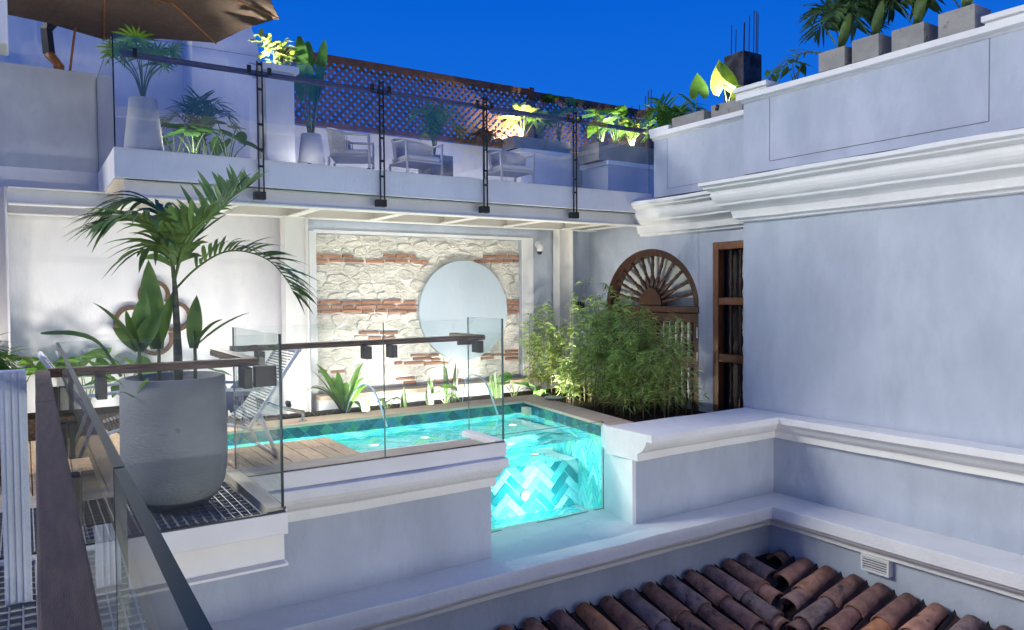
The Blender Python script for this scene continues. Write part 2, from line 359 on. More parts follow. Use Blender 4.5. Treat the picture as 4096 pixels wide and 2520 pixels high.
t = thing('court_ledge_wall', 'grey blue court wall with wide white ledge above the tiled roof', 'wall', (3.0,5.1,-4))
LP = [(-.80,-2.2),(.194,-2.2),(.194,-2.32),(.15,-2.325),(.135,-2.36),(.10,-2.39),(.06,-2.40),(.06,-2.445),(-.80,-2.445)]
MB().sweep(LP, [(-2.5,5.08),(6.532,5.08),(6.532,-3.0)], wob=.007).build('ledge', TRIM, t, bevel=.008)
MB().sweep([(0,-5.9),(0,-2.446),(-.5,-2.446),(-.5,-5.9)], [(-2.5,5.08),(6.532,5.08),(6.532,-3.0)]).build('wall_face', PLASTER, t)

# ---- big right wall with cornice and roof parapet
CORN = [(0,.766),(.038,.775),(.043,.806),(.08,.811),(.083,.835),(.099,.891),(.127,.92),(.191,.957),(.196,.981),(.215,.996),(.231,1.014),(.246,1.04),(.255,1.071),(.26,1.126),(.317,1.15),(.319,1.174),(.355,1.187),(.355,1.228)]
t = thing('house_wall', 'large projecting grey blue house wall with white cornice on the right', 'wall', (6.9,2,-4))
PATH = [(8.2,5.65),(6.818,5.65),(6.818,-4.0)]
MB().sweep([(0,-6.0),(0,1.30),(-.55,1.30),(-.55,-6.0)], PATH).build('wall_face', PLASTER, t)
MB().sweep(CORN+[(0,1.24),(-.1,1.24),(-.1,.76)], PATH, wob=.007).build('cornice', TRIM, t, smooth=False, bevel=.004)
# parapet above the cornice, dark strips on its face draw the shade of an incised panel
m = MB().sweep([(0,1.235),(0,2.09),(-.22,2.09),(-.22,1.235)], PATH); m.build('roof_parapet', PLASTER, t)
MB().sweep([(.0,2.088),(.018,2.10),(.018,2.115),(.06,2.125),(.06,2.185),(-.25,2.185),(-.25,2.088)], PATH, wob=.006).build('coping', TRIM, t, bevel=.004)
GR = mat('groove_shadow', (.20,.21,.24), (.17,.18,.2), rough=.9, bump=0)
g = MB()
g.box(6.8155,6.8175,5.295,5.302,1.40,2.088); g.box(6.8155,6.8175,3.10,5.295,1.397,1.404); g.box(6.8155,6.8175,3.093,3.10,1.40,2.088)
g.build('groove_shade_strip', GR, t)
for y0,y1 in ((5.30,5.71),(2.3,3.11)):
    MB().box(6.76,7.05,y0,y1,2.186,2.215).box(6.735,7.08,y0-.02,y1+.02,2.214,2.262).build('cap_block', TRIM, t, bevel=.004)

# ---- recessed house wall with the arched door and the barred window (x = 7.4)
t = thing('house_wall', 'recessed grey blue house wall with arched wooden door and barred window', 'wall', (7.5,7.4,-4))
def facequads():
    m = MB(); X = 7.4
    def q(y0,z0,y1,z1): m.add([(X,y0,z0),(X,y1,z0),(X,y1,z1),(X,y0,z1)], [(0,1,2,3)])
    cy, rxx, rz, sp = 7.785, .93, .805, -.21
    q(5.6,-3,6.86,-1.75); q(5.6,.615,6.86,1.3); q(6.62,-1.75,6.86,.615)
    q(6.86,-3,8.72,-1.75)
    q(8.715,-3,9.3,1.3); 
    k = 40
    pts = [(cy-rxx*math.cos(math.pi*i/k), sp+rz*math.sin(math.pi*i/k)) for i in range(k+1)]
    q(6.86,sp,6.86+1e-4,1.3)
    for a, b in zip(pts, pts[1:]):
        m.add([(X,a[0],a[1]),(X,b[0],b[1]),(X,b[0],1.3),(X,a[0],1.3)], [(0,1,2,3)])
        m.add([(X,a[0],a[1]),(X+.2,a[0],a[1]),(X+.2,b[0],b[1]),(X,b[0],b[1])], [(0,1,2,3)])
    for y, z0, z1 in ((6.855,-1.75,sp),(8.715,-1.75,sp),(6.62,-1.75,.615)):
        m.add([(X,y,z0),(X+.2,y,z0),(X+.2,y,z1),(X,y,z1)], [(0,1,2,3)])
    m.add([(X,5.6,.615),(X+.2,5.6,.615),(X+.2,6.62,.615),(X,6.62,.615)], [(0,1,2,3)])
    m.add([(X,5.6,-1.75),(X+.2,5.6,-1.75),(X+.2,6.62,-1.75),(X,6.62,-1.75)], [(0,1,2,3)])
    m.add([(X,6.855,-1.75),(X+.2,6.855,-1.75),(X+.2,8.715,-1.75),(X,8.715,-1.75)], [(0,1,2,3)])
    return m
facequads().build('wall_face', PLASTER, t)
P2 = [(7.4,7.93),(7.4,5.66)]
MB().sweep(CORN+[(0,1.24),(-.1,1.24),(-.1,.76)], P2, wob=.006).build('cornice', TRIM, t, bevel=.004)
MB().box(7.75,7.8,5.5,9.0,-1.9,.8).build('dark_backing', DARKPANE, t)  # near-black sheet stands in for the unlit room behind the openings
MB().box(7.4,7.62,5.66,7.68,1.235,2.09).build('roof_parapet', PLASTER, t)
MB().sweep([(.0,2.088),(.018,2.10),(.018,2.115),(.06,2.125),(.06,2.185),(-.25,2.185),(-.25,2.088)], [(7.4,7.70),(7.4,5.66)]).build('coping', TRIM, t, bevel=.004)
MB().box(7.36,7.66,7.36,7.74,2.186,2.25).build('cap_block', TRIM, t, bevel=.004)
MB().box(7.3975,7.3990,5.66,7.42,1.397,1.402).box(7.3975,7.3990,7.42,7.426,1.4,2.088).build('groove_shade_strip', GR, t)  # groove shade laid on as dark strips here too

# ---- lower back wall: white on the left, grey blue with the rubble panel on the right
t = thing('back_wall', 'bright white plaster wall with wooden emblem behind the loungers', 'wall', (1.2,9.6,-1.5))
MB().box(-3,2.9,9.55,9.8,-2,1.2).build('wall_face', PLASTER_W, t)
t = thing('back_wall', 'pale grey blue wall around the rubble stone panel behind the pool', 'wall', (5.2,9.3,-1.5))
m = MB()
m.box(2.85,3.05,9.10,9.5,-2,1.2); m.box(3.05,6.12,9.10,9.5,.76,1.2); m.box(6.12,7.6,9.10,9.5,-2,1.2)
m.build('wall_face', PLASTER, t)
m = MB().box(6.121,6.32,9.085,9.12,-1.6,.78).box(3.02,6.32,9.086,9.12,.76,.80).box(2.96,3.049,9.085,9.12,-1.6,.78)
m.build('plaster_border', PLASTER_W, t)
MB().box(3.0,7.35,8.86,9.105,-1.30,-1.245).build('base_ledge', COPING, t, bevel=.005)
MB().box(3.0,7.35,8.90,9.10,-1.75,-1.301).build('base_wall', PLASTER_W, t)

# rubble panel: stones, bricks, mortar, plaster disc
rb = thing('rubble_panel', 'white rubble stone panel with red brick courses and a plaster disc', 'stone wall', (4.6,9.2,-1.24))
MB().box(3.05,6.12,9.182,9.4,-1.3,.76).build('mortar_bed', MORTAR, rb)
BR = [(3.05,3.14,.48,.047),(3.15,3.4,.48,.047),(3.42,3.56,.48,.048),(3.98,4.14,.5,.05),(4.16,4.31,.5,.05),(4.33,4.44,.5,.051),(5.51,5.68,.52,.054),(5.7,5.91,.53,.054),(5.94,6.11,.53,.055),(3.05,3.23,.41,.043),(3.25,3.43,.42,.044),(3.45,3.7,.42,.044),(3.74,3.99,.42,.045),(4.01,4.12,.43,.046),(4.13,4.33,.43,.046),(4.36,4.52,.43,.046),(4.54,4.63,.43,.047),(5.36,5.62,.45,.049),(5.64,5.82,.45,.05),(5.84,6.0,.46,.05),(6.02,6.11,.46,.051),(3.05,3.09,-.1,.047),(3.11,3.37,-.1,.047),(3.39,3.65,-.11,.048),(3.67,3.94,-.11,.049),(3.96,4.22,-.11,.05),(4.26,4.44,-.12,.05),(5.89,5.95,-.14,.055),(5.96,6.11,-.14,.055),(3.05,3.23,-.16,.047),(3.26,3.4,-.16,.048),(3.42,3.56,-.17,.048),(3.59,3.85,-.17,.049),(3.87,4.14,-.17,.049),(4.17,4.44,-.18,.05),(5.89,6.0,-.21,.055),(6.01,6.11,-.21,.055),(3.05,3.09,-.22,.043),(3.12,3.37,-.22,.043),(3.39,3.65,-.22,.044),(3.67,3.83,-.23,.045),(3.86,4.01,-.23,.045),(4.03,4.3,-.24,.046),(4.31,4.44,-.24,.046),(5.89,6.06,-.28,.05),(6.07,6.11,-.28,.051),(3.63,3.9,-.51,.045),(3.92,4.17,-.52,.045),(3.76,3.93,-.58,.037),(3.95,4.13,-.59,.037),(4.36,4.61,-.84,.038),(4.63,4.78,-.85,.039),(4.39,4.66,-.89,.042),(4.67,4.8,-.91,.043),(4.12,4.22,-.93,.05),(4.26,4.55,-.94,.051),(4.56,4.83,-.96,.051),(4.84,4.91,-.97,.052),(5.87,6.09,-.86,.046),(5.43,5.62,-.89,.04),(5.64,5.85,-.9,.041),(5.87,6.09,-.91,.041),(5.46,5.67,-.94,.04),(5.87,6.08,-.97,.041),(3.07,3.19,-.97,.043),(3.25,3.42,-.99,.044),(4.14,4.41,-1.14,.042),(4.25,4.42,-1.2,.051),(4.7,4.85,-1.205,.048),(4.87,5.12,-1.21,.048)]
bm_ = []
for k in range(4):
    m = MB(); j = lambda: random.uniform(-.04,.04)
    f = [(-.5+j()*.5,-.5+j()),(.5+j()*.5,-.5+j()),(.5+j()*.5,.5+j()),(-.5+j()*.5,.5+j())]
    i_ = [(a*.94,b*.86) for a,b in f]
    m.add([(a,.05,b) for a,b in f]+[(a,0,b) for a,b in f]+[(a,-.006,b) for a,b in i_], [(0,1,5,4),(1,2,6,5),(2,3,7,6),(3,0,4,7),(4,5,9,8),(5,6,10,9),(6,7,11,10),(7,4,8,11),(8,9,10,11)])
    me = m.mesh('brick'); me.materials.append(BRICK); bm_.append(me)
for x0,x1,zc,h in BR:
    hh = h*.74
    inst(random.choice(bm_), 'brick', rb, Matrix.Translation(((x0+x1)/2, 9.155+random.uniform(-.006,.006), zc)) @ Euler((0,R(random.uniform(-1.2,1.2)),0)).to_matrix().to_4x4() @ Matrix.Diagonal((x1-x0,1,hh,1)))
# stones: cells of a jittered, flattened Voronoi diagram, cut clear of the bricks
def vor_cell(i, S, box, asp):
    x0,x1,y0,y1 = box; P = [(x0,y0),(x1,y0),(x1,y1),(x0,y1)]; sx_, sy_ = S[i]
    for j, (ax, ay) in enumerate(S):
        if j == i or abs(ax-sx_) > .9 or abs(ay-sy_) > .6: continue
        nx, ny = ax-sx_, (ay-sy_)*asp*asp; mx_, my_ = (ax+sx_)/2, (ay+sy_)/2
        out = []
        for k in range(len(P)):
            a, b = P[k-1], P[k]
            fa = -((a[0]-mx_)*nx+(a[1]-my_)*ny); fb = -((b[0]-mx_)*nx+(b[1]-my_)*ny)
            if (fa >= 0) != (fb >= 0):
                tt = fa/(fa-fb); out.append((a[0]+(b[0]-a[0])*tt, a[1]+(b[1]-a[1])*tt))
            if fb >= 0: out.append(b)
        P = out
        if len(P) < 3: return []
    return P
def stone_obj(P, y, par):
    if len(P) < 3 or area(P) < .0016: return
    cx = sum(p[0] for p in P)/len(P); cz = sum(p[1] for p in P)/len(P)
    # round the outline a little by cutting corners
    Q = []
    for i in range(len(P)):
        a, b = P[i-1], P[i]
        if math.hypot(a[0]-b[0], a[1]-b[1]) < .015: continue
        Q += [(a[0]+(b[0]-a[0])*.2, a[1]+(b[1]-a[1])*.2), (a[0]+(b[0]-a[0])*.8, a[1]+(b[1]-a[1])*.8)]
    if len(Q) < 3: return
    n = len(Q); d = random.uniform(.004,.017); tx, tz = random.uniform(-.07,.07), random.uniform(-.12,.12)
    ring = lambda s, dy, tilt=0: [(cx+(a-cx)*s, y-dy-((a-cx)*tx+(b-cz)*tz)*tilt, cz+(b-cz)*s) for a,b in Q]
    vs = ring(.99,-.03)+ring(.96,d*.4,.5)+[(a+random.uniform(-.006,.006), b-random.uniform(0,.012), c+random.uniform(-.006,.006)) for a,b,c in ring(.87,d,1)]+[(cx,y-d*1.05,cz)]
    fs = []
    for k in (0,1): fs += [(k*n+i, k*n+(i+1)%n, (k+1)*n+(i+1)%n, (k+1)*n+i) for i in range(n)]
    fs += [(2*n+i, 2*n+(i+1)%n, 3*n) for i in range(n)]
    MB().add(vs, fs).build('stone', STONE, par)
seeds = []; rnd = random.Random(3)
zz = -1.27
row = 0
while zz < .78:
    xx = 3.0 + rnd.uniform(0,.2)
    while xx < 6.2:
        seeds.append((xx, zz+rnd.uniform(-.03,.03))); xx += rnd.choice((.16,.2,.24,.3,.34))
    zz += rnd.choice((.095,.11,.13)); row += 1
BX = [(b[0]-.008, b[1]+.008, b[2]-b[3]/2-.008, b[2]+b[3]/2+.008) for b in BR]
for i in range(len(seeds)):
    P = vor_cell(i, seeds, (3.055,6.115,-1.24,.755), 1.7)
    if len(P) < 3: continue
    cx = sum(p[0] for p in P)/len(P); cz = sum(p[1] for p in P)/len(P)
    if math.hypot(cx-5.17, cz+.245) < .60: continue
    for bx in BX:
        # trim the stone to the side of the brick with most of it left
        if not clip(P, *bx): continue
        best = []
        for c in ((bx[1],9,-9,9),(-9,bx[0],-9,9),(-9,9,bx[3],9),(-9,9,-9,bx[2])):
            q = clip(P, *c)
            if len(q) >= 3 and (not best or area(q) > area(best)): best = q
        P = best
        if len(P) < 3: break
    stone_obj(P, 9.185, rb)
m = MB(); k = 64
m.prism([(5.17+.705*math.cos(2*math.pi*i/k), -.245+.70*math.sin(2*math.pi*i/k)) for i in range(k)], 9.115, 9.3, 'y')
m.build('plaster_disc', DISC, rb, bevel=.006)

# ---- steel columns of the terrace
def hcol(x0, x1, y0, y1, z0, z1, label):
    c = thing('steel_column', label, 'column', ((x0+x1)/2,(y0+y1)/2,z0), 'white steel columns under the terrace')
    MB().box(x0,x0+.018,y0,y1,z0,z1).build('flange', STEEL_W, c, bevel=.002)
    MB().box(x1-.018,x1,y0,y1,z0,z1).build('flange', STEEL_W, c, bevel=.002)
    MB().box(x0+.018,x1-.018,(y0+y1)/2-.01,(y0+y1)/2+.01,z0,z1).build('web', STEEL_W, c)
    MB().box(x0-.03,x1+.03,y0-.03,y1+.03,z0-.02,z0+.0).build('base_plate', STEEL_W, c)
hcol(2.60,2.88,8.86,9.05,-1.55,.93,'white steel column left of the rubble stone panel')
hcol(6.66,6.92,8.90,9.06,-1.55,.93,'white steel column right of the rubble stone panel')
hcol(-.30,-.115,9.0,9.3,-1.55,1.1,'white steel column at the left edge')

# ---- upper terrace slab on steel beams
t = thing('terrace', 'white upper terrace slab carried on white steel beams', 'terrace', (4,8.5,1.0))
MB().box(.73,7.45,7.77,11.4,1.09,1.37).build('slab', PLASTER_W, t, bevel=.006)
MB().box(-3,.73,9.5,11.4,1.13,1.37).build('slab', PLASTER_W, t, bevel=.006)
def ibeam_x(x0,x1,y,z0,z1,w=.14,name='beam'):
    MB().box(x0,x1,y-w/2,y+w/2,z0,z0+.014).box(x0,x1,y-w/2,y+w/2,z1-.012,z1-.001).box(x0,x1,y-.006,y+.006,z0+.014,z1-.012).build(name, STEEL_W, t)
def ibeam_y(x,y0,y1,z0,z1,w=.12):
    MB().box(x-w/2,x+w/2,y0,y1,z0,z0+.012).box(x-w/2,x+w/2,y0,y1,z1-.012,z1-.001).box(x-.006,x+.006,y0,y1,z0+.012,z1-.012).build('beam', STEEL_W, t)
ibeam_x(.82,7.36,7.90,.92,1.089,.20); ibeam_x(-.1,7.38,8.98,.92,1.089,.16); ibeam_x(-3,.9,9.42,.86,1.129,.14)
for x in (.90,1.85,2.72,3.75,4.75,5.75,6.78,7.2): ibeam_y(x,7.99,8.90,.93,1.088)
MB().box(.74,7.38,7.8,9.6,1.078,1.0885).build('ceiling', STEEL_C, t)

# ---- upper terrace walls
w = thing('terrace_wall', 'smooth grey blue parapet block at the left end of the terrace', 'wall', (0,9.5,1.37))
MB().box(-3,.74,9.52,9.7,1.13,2.46).build('wall_face', PLASTER, w, bevel=.006)
w = thing('terrace_wall', 'tall white scalloped wall behind the umbrella', 'wall', (1,11.2,1.37))
pts = [(-3,1.3),(2.92,1.3),(2.92,3.25)]
for i in range(0,13):
    a = math.pi*i/24; pts.append((2.92-.42*math.sin(a), 3.78+.30*math.cos(a)-.5*0))
pts = [(-3,1.3),(2.95,1.3),(2.93,3.3),(2.9,3.6),(2.82,3.82),(2.7,3.97),(2.5,4.05),(2.25,4.08),(-3,4.08)]
MB().prism(pts, 11.05, 11.3, 'y').build('wall_face', PLASTER_W, w, bevel=.01)
MB().prism([(2.30,3.2),(2.48,2.7),(2.62,2.6),(2.62,1.3),(1.9,1.3),(1.9,3.6),(2.2,3.6)], 10.4, 11.04, 'y').build('buttress', PLASTER_W, w, bevel=.01)
w = thing('terrace_wall', 'low white wall under the wooden lattice behind the chairs', 'wall', (5,10.8,1.37))
MB().box(2.95,10.3,10.86,11.05,1.3,2.46).build('wall_face', PLASTER_W, w, bevel=.01)
w = thing('terrace_wall', 'low white planter wall with coping at the back right of the terrace', 'wall', (7.6,10.4,1.37))
MB().box(7.0,8.2,10.4,10.84,1.3,2.33).build('wall_face', PLASTER_W, w); MB().box(6.96,8.22,10.36,10.85,2.331,2.40).build('coping', TRIM, w, bevel=.004)
w = thing('terrace_wall', 'low grey blue planter wall with coping beside the house parapet', 'wall', (9,9.7,1.37))
MB().box(8.22,10.5,9.62,10.3,1.3,2.12).build('wall_face', PLASTER, w); MB().box(8.19,10.5,9.58,10.34,2.121,2.19).build('coping', TRIM, w, bevel=.004)
struct(MB().box(7.46,12,7.8,11.3,1.0,1.3).build('roof_terrace', PLASTER_W))
tag(MB().box(-2,13,13.2,13.6,-3,2.95).build('neighbour_wall', PLASTER), 'dim neighbouring wall seen through the lattice', 'wall')
w = thing('pedestal', 'tall white square pedestal on the terrace carrying a lit plant', 'pedestal', (2.44,8.35,1.37))
MB().box(2.24,2.55,8.24,8.6,1.37,2.42).build('shaft', PLASTER_W, w, bevel=.008)
MB().box(2.20,2.60,8.20,8.64,2.421,2.49).build('cap', TRIM, w, bevel=.008)
tag(MB().prism([(-.035,1.39),(-.035,3.2),(-.6,3.2),(-.6,1.42)], 5.0, 5.25, 'y').build('eave_corner', PLASTER_W, bevel=.01), 'corner of a white eave in the top left corner', 'eave')

# ---- pool
Z0, ZS, ZW, ZF = -1.325, -1.80, -1.468, -2.30      # rim, shelf, water, floor of the deep part
YG, YB, YR = 5.82, 7.59, 6.64                      # window, back wall, shelf riser
def xr(y): return 4.88 + (y-5.83)*.142             # the right side runs slightly askew
pool = thing('swimming_pool', 'lit turquoise swimming pool lined with herringbone tiles', 'pool', (3.5,6.7,-2.3))
m = MB()
m.prism([(-.6,YB),(xr(YB)+.2,YB),(xr(YB)+.2,YB+.25),(-.6,YB+.25)], -2.4, Z0-.03, 'z')
m.prism([(xr(YG),YG),(xr(YG)+.2,YG),(xr(YB)+.2,YB),(xr(YB),YB)], -2.4, Z0-.03, 'z')
m.box(2.9,xr(YR),YR,YB,-2.4,ZS-.006); m.box(-.6,2.9,5.5,YB,-2.4,ZS-.006); m.box(2.9,xr(YR),YG-.3,YR,-2.45,ZF-.006)
m.box(-.6,3.19,5.501,YG-.02,-2.2,-1.30)
m.build('basin', GROUT, pool)
# loose herringbone: shelf riser (each tile a piece), the rest of the lining joined
def tile_y(P, y, d=.006):
    return MB().prism(P, y-d, y, 'y')
for P in herring(2.9, xr(YR)-.003, ZF, ZS, L=.26, W=.085):
    tile_y(P, YR).build('riser_tile', TILE_POOL, pool)
m = MB()
for P in herring(-.5, xr(YB), ZS, ZW-.0, L=.26, W=.085): m.prism(P, YB-.006, YB, 'y')
for P in herring(-.5, 5.0, YR, YB, L=.26, W=.085):
    if max(a for a,b in P) < xr(YR)-.002: m.prism(P, ZS-.006, ZS, 'z')
for P in herring(-.5, 2.9, 5.82, YR, L=.26, W=.085): m.prism(P, ZS-.006, ZS, 'z')
for P in herring(2.9, 4.88, YG-.1, YR-.007, L=.26, W=.085): m.prism(P, ZF-.006, ZF, 'z')
for P in herring(YG, YB, ZF, ZW, L=.26, W=.085):
    m.add([(xr(y)-.002, y, z) for y, z in P]+[(xr(y)-.008, y, z) for y, z in P], [tuple(range(len(P),2*len(P)))]+[(i,(i+1)%len(P),len(P)+(i+1)%len(P),len(P)+i) for i in range(len(P))])
m.build('tile_lining', TILE_POOL_I, pool, kind='stuff')
# diamond tiles of the waterline band, one by one
def diamonds(u0, u1, v0, v1, d, fn):
    k = 0; u = u0 - d
    while u < u1 + d:
        for a, b in ((u, v0), (u+d/2, (v0+v1)/2), (u, v1)):
            s = d/2-.003; P = clip([(a-s,b),(a,b-s*.92),(a+s,b),(a,b+s*.92)], u0, u1, v0, v1)
            if len(P) >= 3 and area(P) > .0006: fn(P)
        u += d
diamonds(1.2, xr(YB)-.005, ZW-.02, Z0-.032, .15, lambda P: MB().prism(P, YB-.008, YB, 'y').build('rim_tile', TILE_RIM, pool))
def rt_(P):
    MB().add([(xr(y), y, z) for y, z in P]+[(xr(y)-.008, y, z) for y, z in P], [tuple(range(len(P),2*len(P)))]+[(i,(i+1)%len(P),len(P)+(i+1)%len(P),len(P)+i) for i in range(len(P))]).build('rim_tile', TILE_RIM, pool)
diamonds(YG, YB-.01, ZW-.02, Z0-.032, .15, rt_)
cp = MB().prism([(-.6,YB-.03),(xr(YB)-.03,YB-.03),(xr(YB)+.40,YB+.36),(-.6,YB+.36)], Z0-.03, Z0, 'z').build('coping_stone', COPING, pool, bevel=.006)
cp = MB().prism([(xr(5.55)-.03,5.55),(xr(5.55)+.30,5.55),(xr(YB)+.40,YB+.36),(xr(YB)-.03,YB-.03)], Z0-.031, Z0+.001, 'z').build('coping_stone', COPING, pool, bevel=.006)
MB().box(4.93,4.99,7.24,7.36,-1.44,-1.36).build('skimmer', mat('skimmer_cream',(.7,.6,.45)), pool)
# water body reaching a little into the lining, front face just behind the window pane
m = MB(); g = []
wpoly = [(-.55,5.6),(2.9,5.6),(2.9,YG+.002),(xr(YG)+.01,YG+.002),(xr(YB)+.02,YB+.02),(-.55,YB+.02)]
m.prism(wpoly, ZF-.02, ZW, 'z')
WM, n_, o_ = newmat('pool_water')
gb = N(n_, 'ShaderNodeBsdfGlass'); gb.inputs['IOR'].default_value = 1.33; gb.inputs['Roughness'].default_value = 0.0; gb.inputs['Color'].default_value = (.93,1,1,1)
tcw = N(n_, 'ShaderNodeTexCoord'); nw = N(n_, 'ShaderNodeTexNoise'); nw.inputs['Scale'].default_value = 3.5; nw.inputs['Detail'].default_value = 3
bw = N(n_, 'ShaderNodeBump'); bw.inputs['Strength'].default_value = .55; bw.inputs['Distance'].default_value = .035
gw = N(n_, 'ShaderNodeNewGeometry'); sw = N(n_, 'ShaderNodeSeparateXYZ'); n_.links.new(gw.outputs['True Normal'], sw.inputs[0])
aw = N(n_, 'ShaderNodeMath', operation='ABSOLUTE'); n_.links.new(sw.outputs['Z'], aw.inputs[0]); mw = N(n_, 'ShaderNodeMath', operation='MULTIPLY'); mw.inputs[1].default_value = .32
n_.links.new(aw.outputs[0], mw.inputs[0]); n_.links.new(mw.outputs[0], bw.inputs['Strength'])
n_.links.new(tcw.outputs['Object'], nw.inputs['Vector']); n_.links.new(nw.outputs[0], bw.inputs['Height']); n_.links.new(bw.outputs[0], gb.inputs['Normal'])
n_.links.new(gb.outputs[0], o_.inputs[0])
struct(m.build('pool_water', WM))
def pane(mbargs, name, mat_, parent, edge=GEDGE_L):
    # a glass sheet: faces clear, rim dark green
    x0,x1,y0,y1,z0,z1 = mbargs
    m = MB(); m.box(x0,x1,y0,y1,z0,z1); d = (x1-x0, y1-y0, z1-z0); thin = d.index(min(d))
    fa = {0:(3,5),1:(2,4),2:(0,1)}[thin]
    m.m = [0 if i in fa else 1 for i in range(6)]
    return m.build(name, [mat_, edge], parent)
wp = MB(); pane((3.0,4.876,YG-.03,YG-.001,-2.197,-1.31), 'window_pane', GLASS_P, pool)
MB().box(4.862,4.885,YG-.036,YG-.0305,-2.197,-1.52).build('seal', BLACK, pool)

# ---- deck: planks, stone border, curb
dk = struct(MB().box(-1.5,2.17,5.46,6.20,-1.30,-1.262).build('pool_deck', mat('deck_joist',(.03,.02,.015))))
OFF[dk.name] = Vector((0,0,0))
x = -1.45
while x < 2.15:
    x1 = min(x+.128, 2.20)
    cut = random.uniform(5.7,5.95)
    for y0, y1 in ((5.455,cut),(cut+.003,6.24)):
        MB().box(x,x1,y0,y1,-1.261,-1.23).build('plank', DECK, dk, bevel=.003)
    x += .134
dk2 = struct(MB().box(-1.5,.95,6.2401,7.55,-1.30,-1.262).build('side_deck', mat('deck_joist2',(.03,.02,.015))))
x = -1.45
while x < .9:
    MB().box(x,x+.128,6.245,7.55,-1.261,-1.23).build('plank', DECK, dk2, bevel=.003); x += .134
bd = struct(MB().box(-1.5,3.12,5.06,5.45,-1.28,-1.228).build('deck_border', STONE_CAP, bevel=.004))
fa = thing('deck_edge_beam', 'white steel edge beam carrying the glass railing above the parapet coping', 'beam', (2.2,5.05,-1.3))
MB().box(1.16,3.235,5.05,5.06,-1.318,-1.205).build('fascia', STEEL_W, fa, bevel=.002)
MB().box(3.225,3.235,5.06,5.60,-1.318,-1.20).build('end_fascia', STEEL_W, fa)
MB().box(3.13,3.22,5.062,5.60,-1.23,-1.185).build('curb', PLASTER_W, fa, bevel=.004)  # real curb, its white carries the bright glare off the water
MB().box(1.17,3.22,5.0605,5.075,-1.2045,-1.196).build('glazing_channel', BLACK, fa)

# planting beds
struct(MB().box(2.0,7.4,YB+.365,8.89,-2.0,-1.42).build('planting_bed', SOIL))
struct(MB().prism([(5.22,5.63),(6.62,5.63),(6.75,8.88),(5.60,8.0),(5.55,7.9)], -2.0, -1.415, 'z').build('planting_bed', SOIL))
struct(MB().box(6.6,7.6,5.63,8.88,-2.0,-1.80).build('side_passage', STONE_CAP))
struct(MB().box(-1.4,1.95,9.0,9.54,-2.0,-1.25).build('planting_bed', SOIL))

# ---- bay with the grating floor
t = thing('steel_bay', 'white steel balcony bay with grating floor carrying the big planter', 'balcony', (.6,4.5,-1.5))
MB().box(-2.2,1.16,3.985,3.997,-1.277,-1.165).build('fascia', STEEL_W, t, bevel=.002)
MB().box(1.148,1.16,3.997,5.04,-1.277,-1.15).build('side_fascia', STEEL_W, t, bevel=.002)
MB().box(1.06,1.147,4.01,5.04,-1.19,-1.135).build('curb', mat('curb_cream',(.62,.55,.43),(.5,.44,.34)), t, bevel=.003)
m = MB().box(-2.2,1.168,4.02,4.16,-1.465,-1.451).box(-2.2,1.168,4.02,4.16,-1.292,-1.278).box(-2.2,1.166,4.084,4.096,-1.451,-1.292); m.build('support_beam', STEEL_W, t)
MB().box(-2.2,1.15,3.99,4.0085,-1.1645,-1.156).box(1.14,1.1585,4.01,5.04,-1.1495,-1.141).build('glazing_channel', BLACK, t)
m = MB()
def grate(x0,x1,y0,y1):
    x = x0
    while x < x1: m.box(x,x+.006,y0,y1,-1.22,-1.19); x += .045
    y = y0
    while y < y1: m.box(x0,x1,y,y+.006,-1.215,-1.192); y += .075
grate(-1.2,.02,2.4,4.0); grate(-1.2,1.06,4.01,5.05)
m.build('grating', STEEL_G, t, kind='stuff')
struct(MB().box(-1.6,.05,2.0,5.2,-1.75,-1.70).build('lower_landing', mat('landing_plaster',(.55,.49,.38),(.45,.4,.31))))

# ================================================================ tiled roof in the court
rf = thing('tiled_roof', 'old terracotta barrel tile roof with a valley in the corner of the court', 'roof', (5,4,-4))
SL = .31
def tilemesh(k):
    m = MB(); n = 9; L = .46; r = random.Random(k); vs = []
    st = 5
    for s in range(st):
        u = s/(st-1); R0 = .078+.024*u
        for j in range(n):
            a = math.pi*j/(n-1); q = 1+r.uniform(-.02,.02)
            vs.append((R0*q*math.cos(a), -u*L, R0*q*math.sin(a)*.92))
    for s in range(st):
        u = s/(st-1); R0 = .078+.024*u-.014
        for j in range(n):
            a = math.pi*j/(n-1); vs.append((R0*math.cos(a), -u*L, R0*math.sin(a)*.92))
    o = st*n; fs = []
    for s in range(st-1):
        for j in range(n-1):
            fs.append((s*n+j, s*n+j+1, (s+1)*n+j+1, (s+1)*n+j)); fs.append((o+s*n+j, o+(s+1)*n+j, o+(s+1)*n+j+1, o+s*n+j+1))
    for j in range(n-1):
        fs.append((j, o+j, o+j+1, j+1)); e0 = (st-1)*n; fs.append((e0+j, e0+j+1, o+e0+j+1, o+e0+j))
    m.add(vs, fs); me = m.mesh('roof_tile')
    import bmesh
    bm = bmesh.new(); bm.from_mesh(me); bmesh.ops.recalc_face_normals(bm, faces=bm.faces); bm.to_mesh(me); bm.free()
    me.materials.append(TERRA); me.polygons.foreach_set('use_smooth', [True]*len(me.polygons)); return me
TM = [tilemesh(k) for k in range(4)]
pit_ = math.atan(SL)
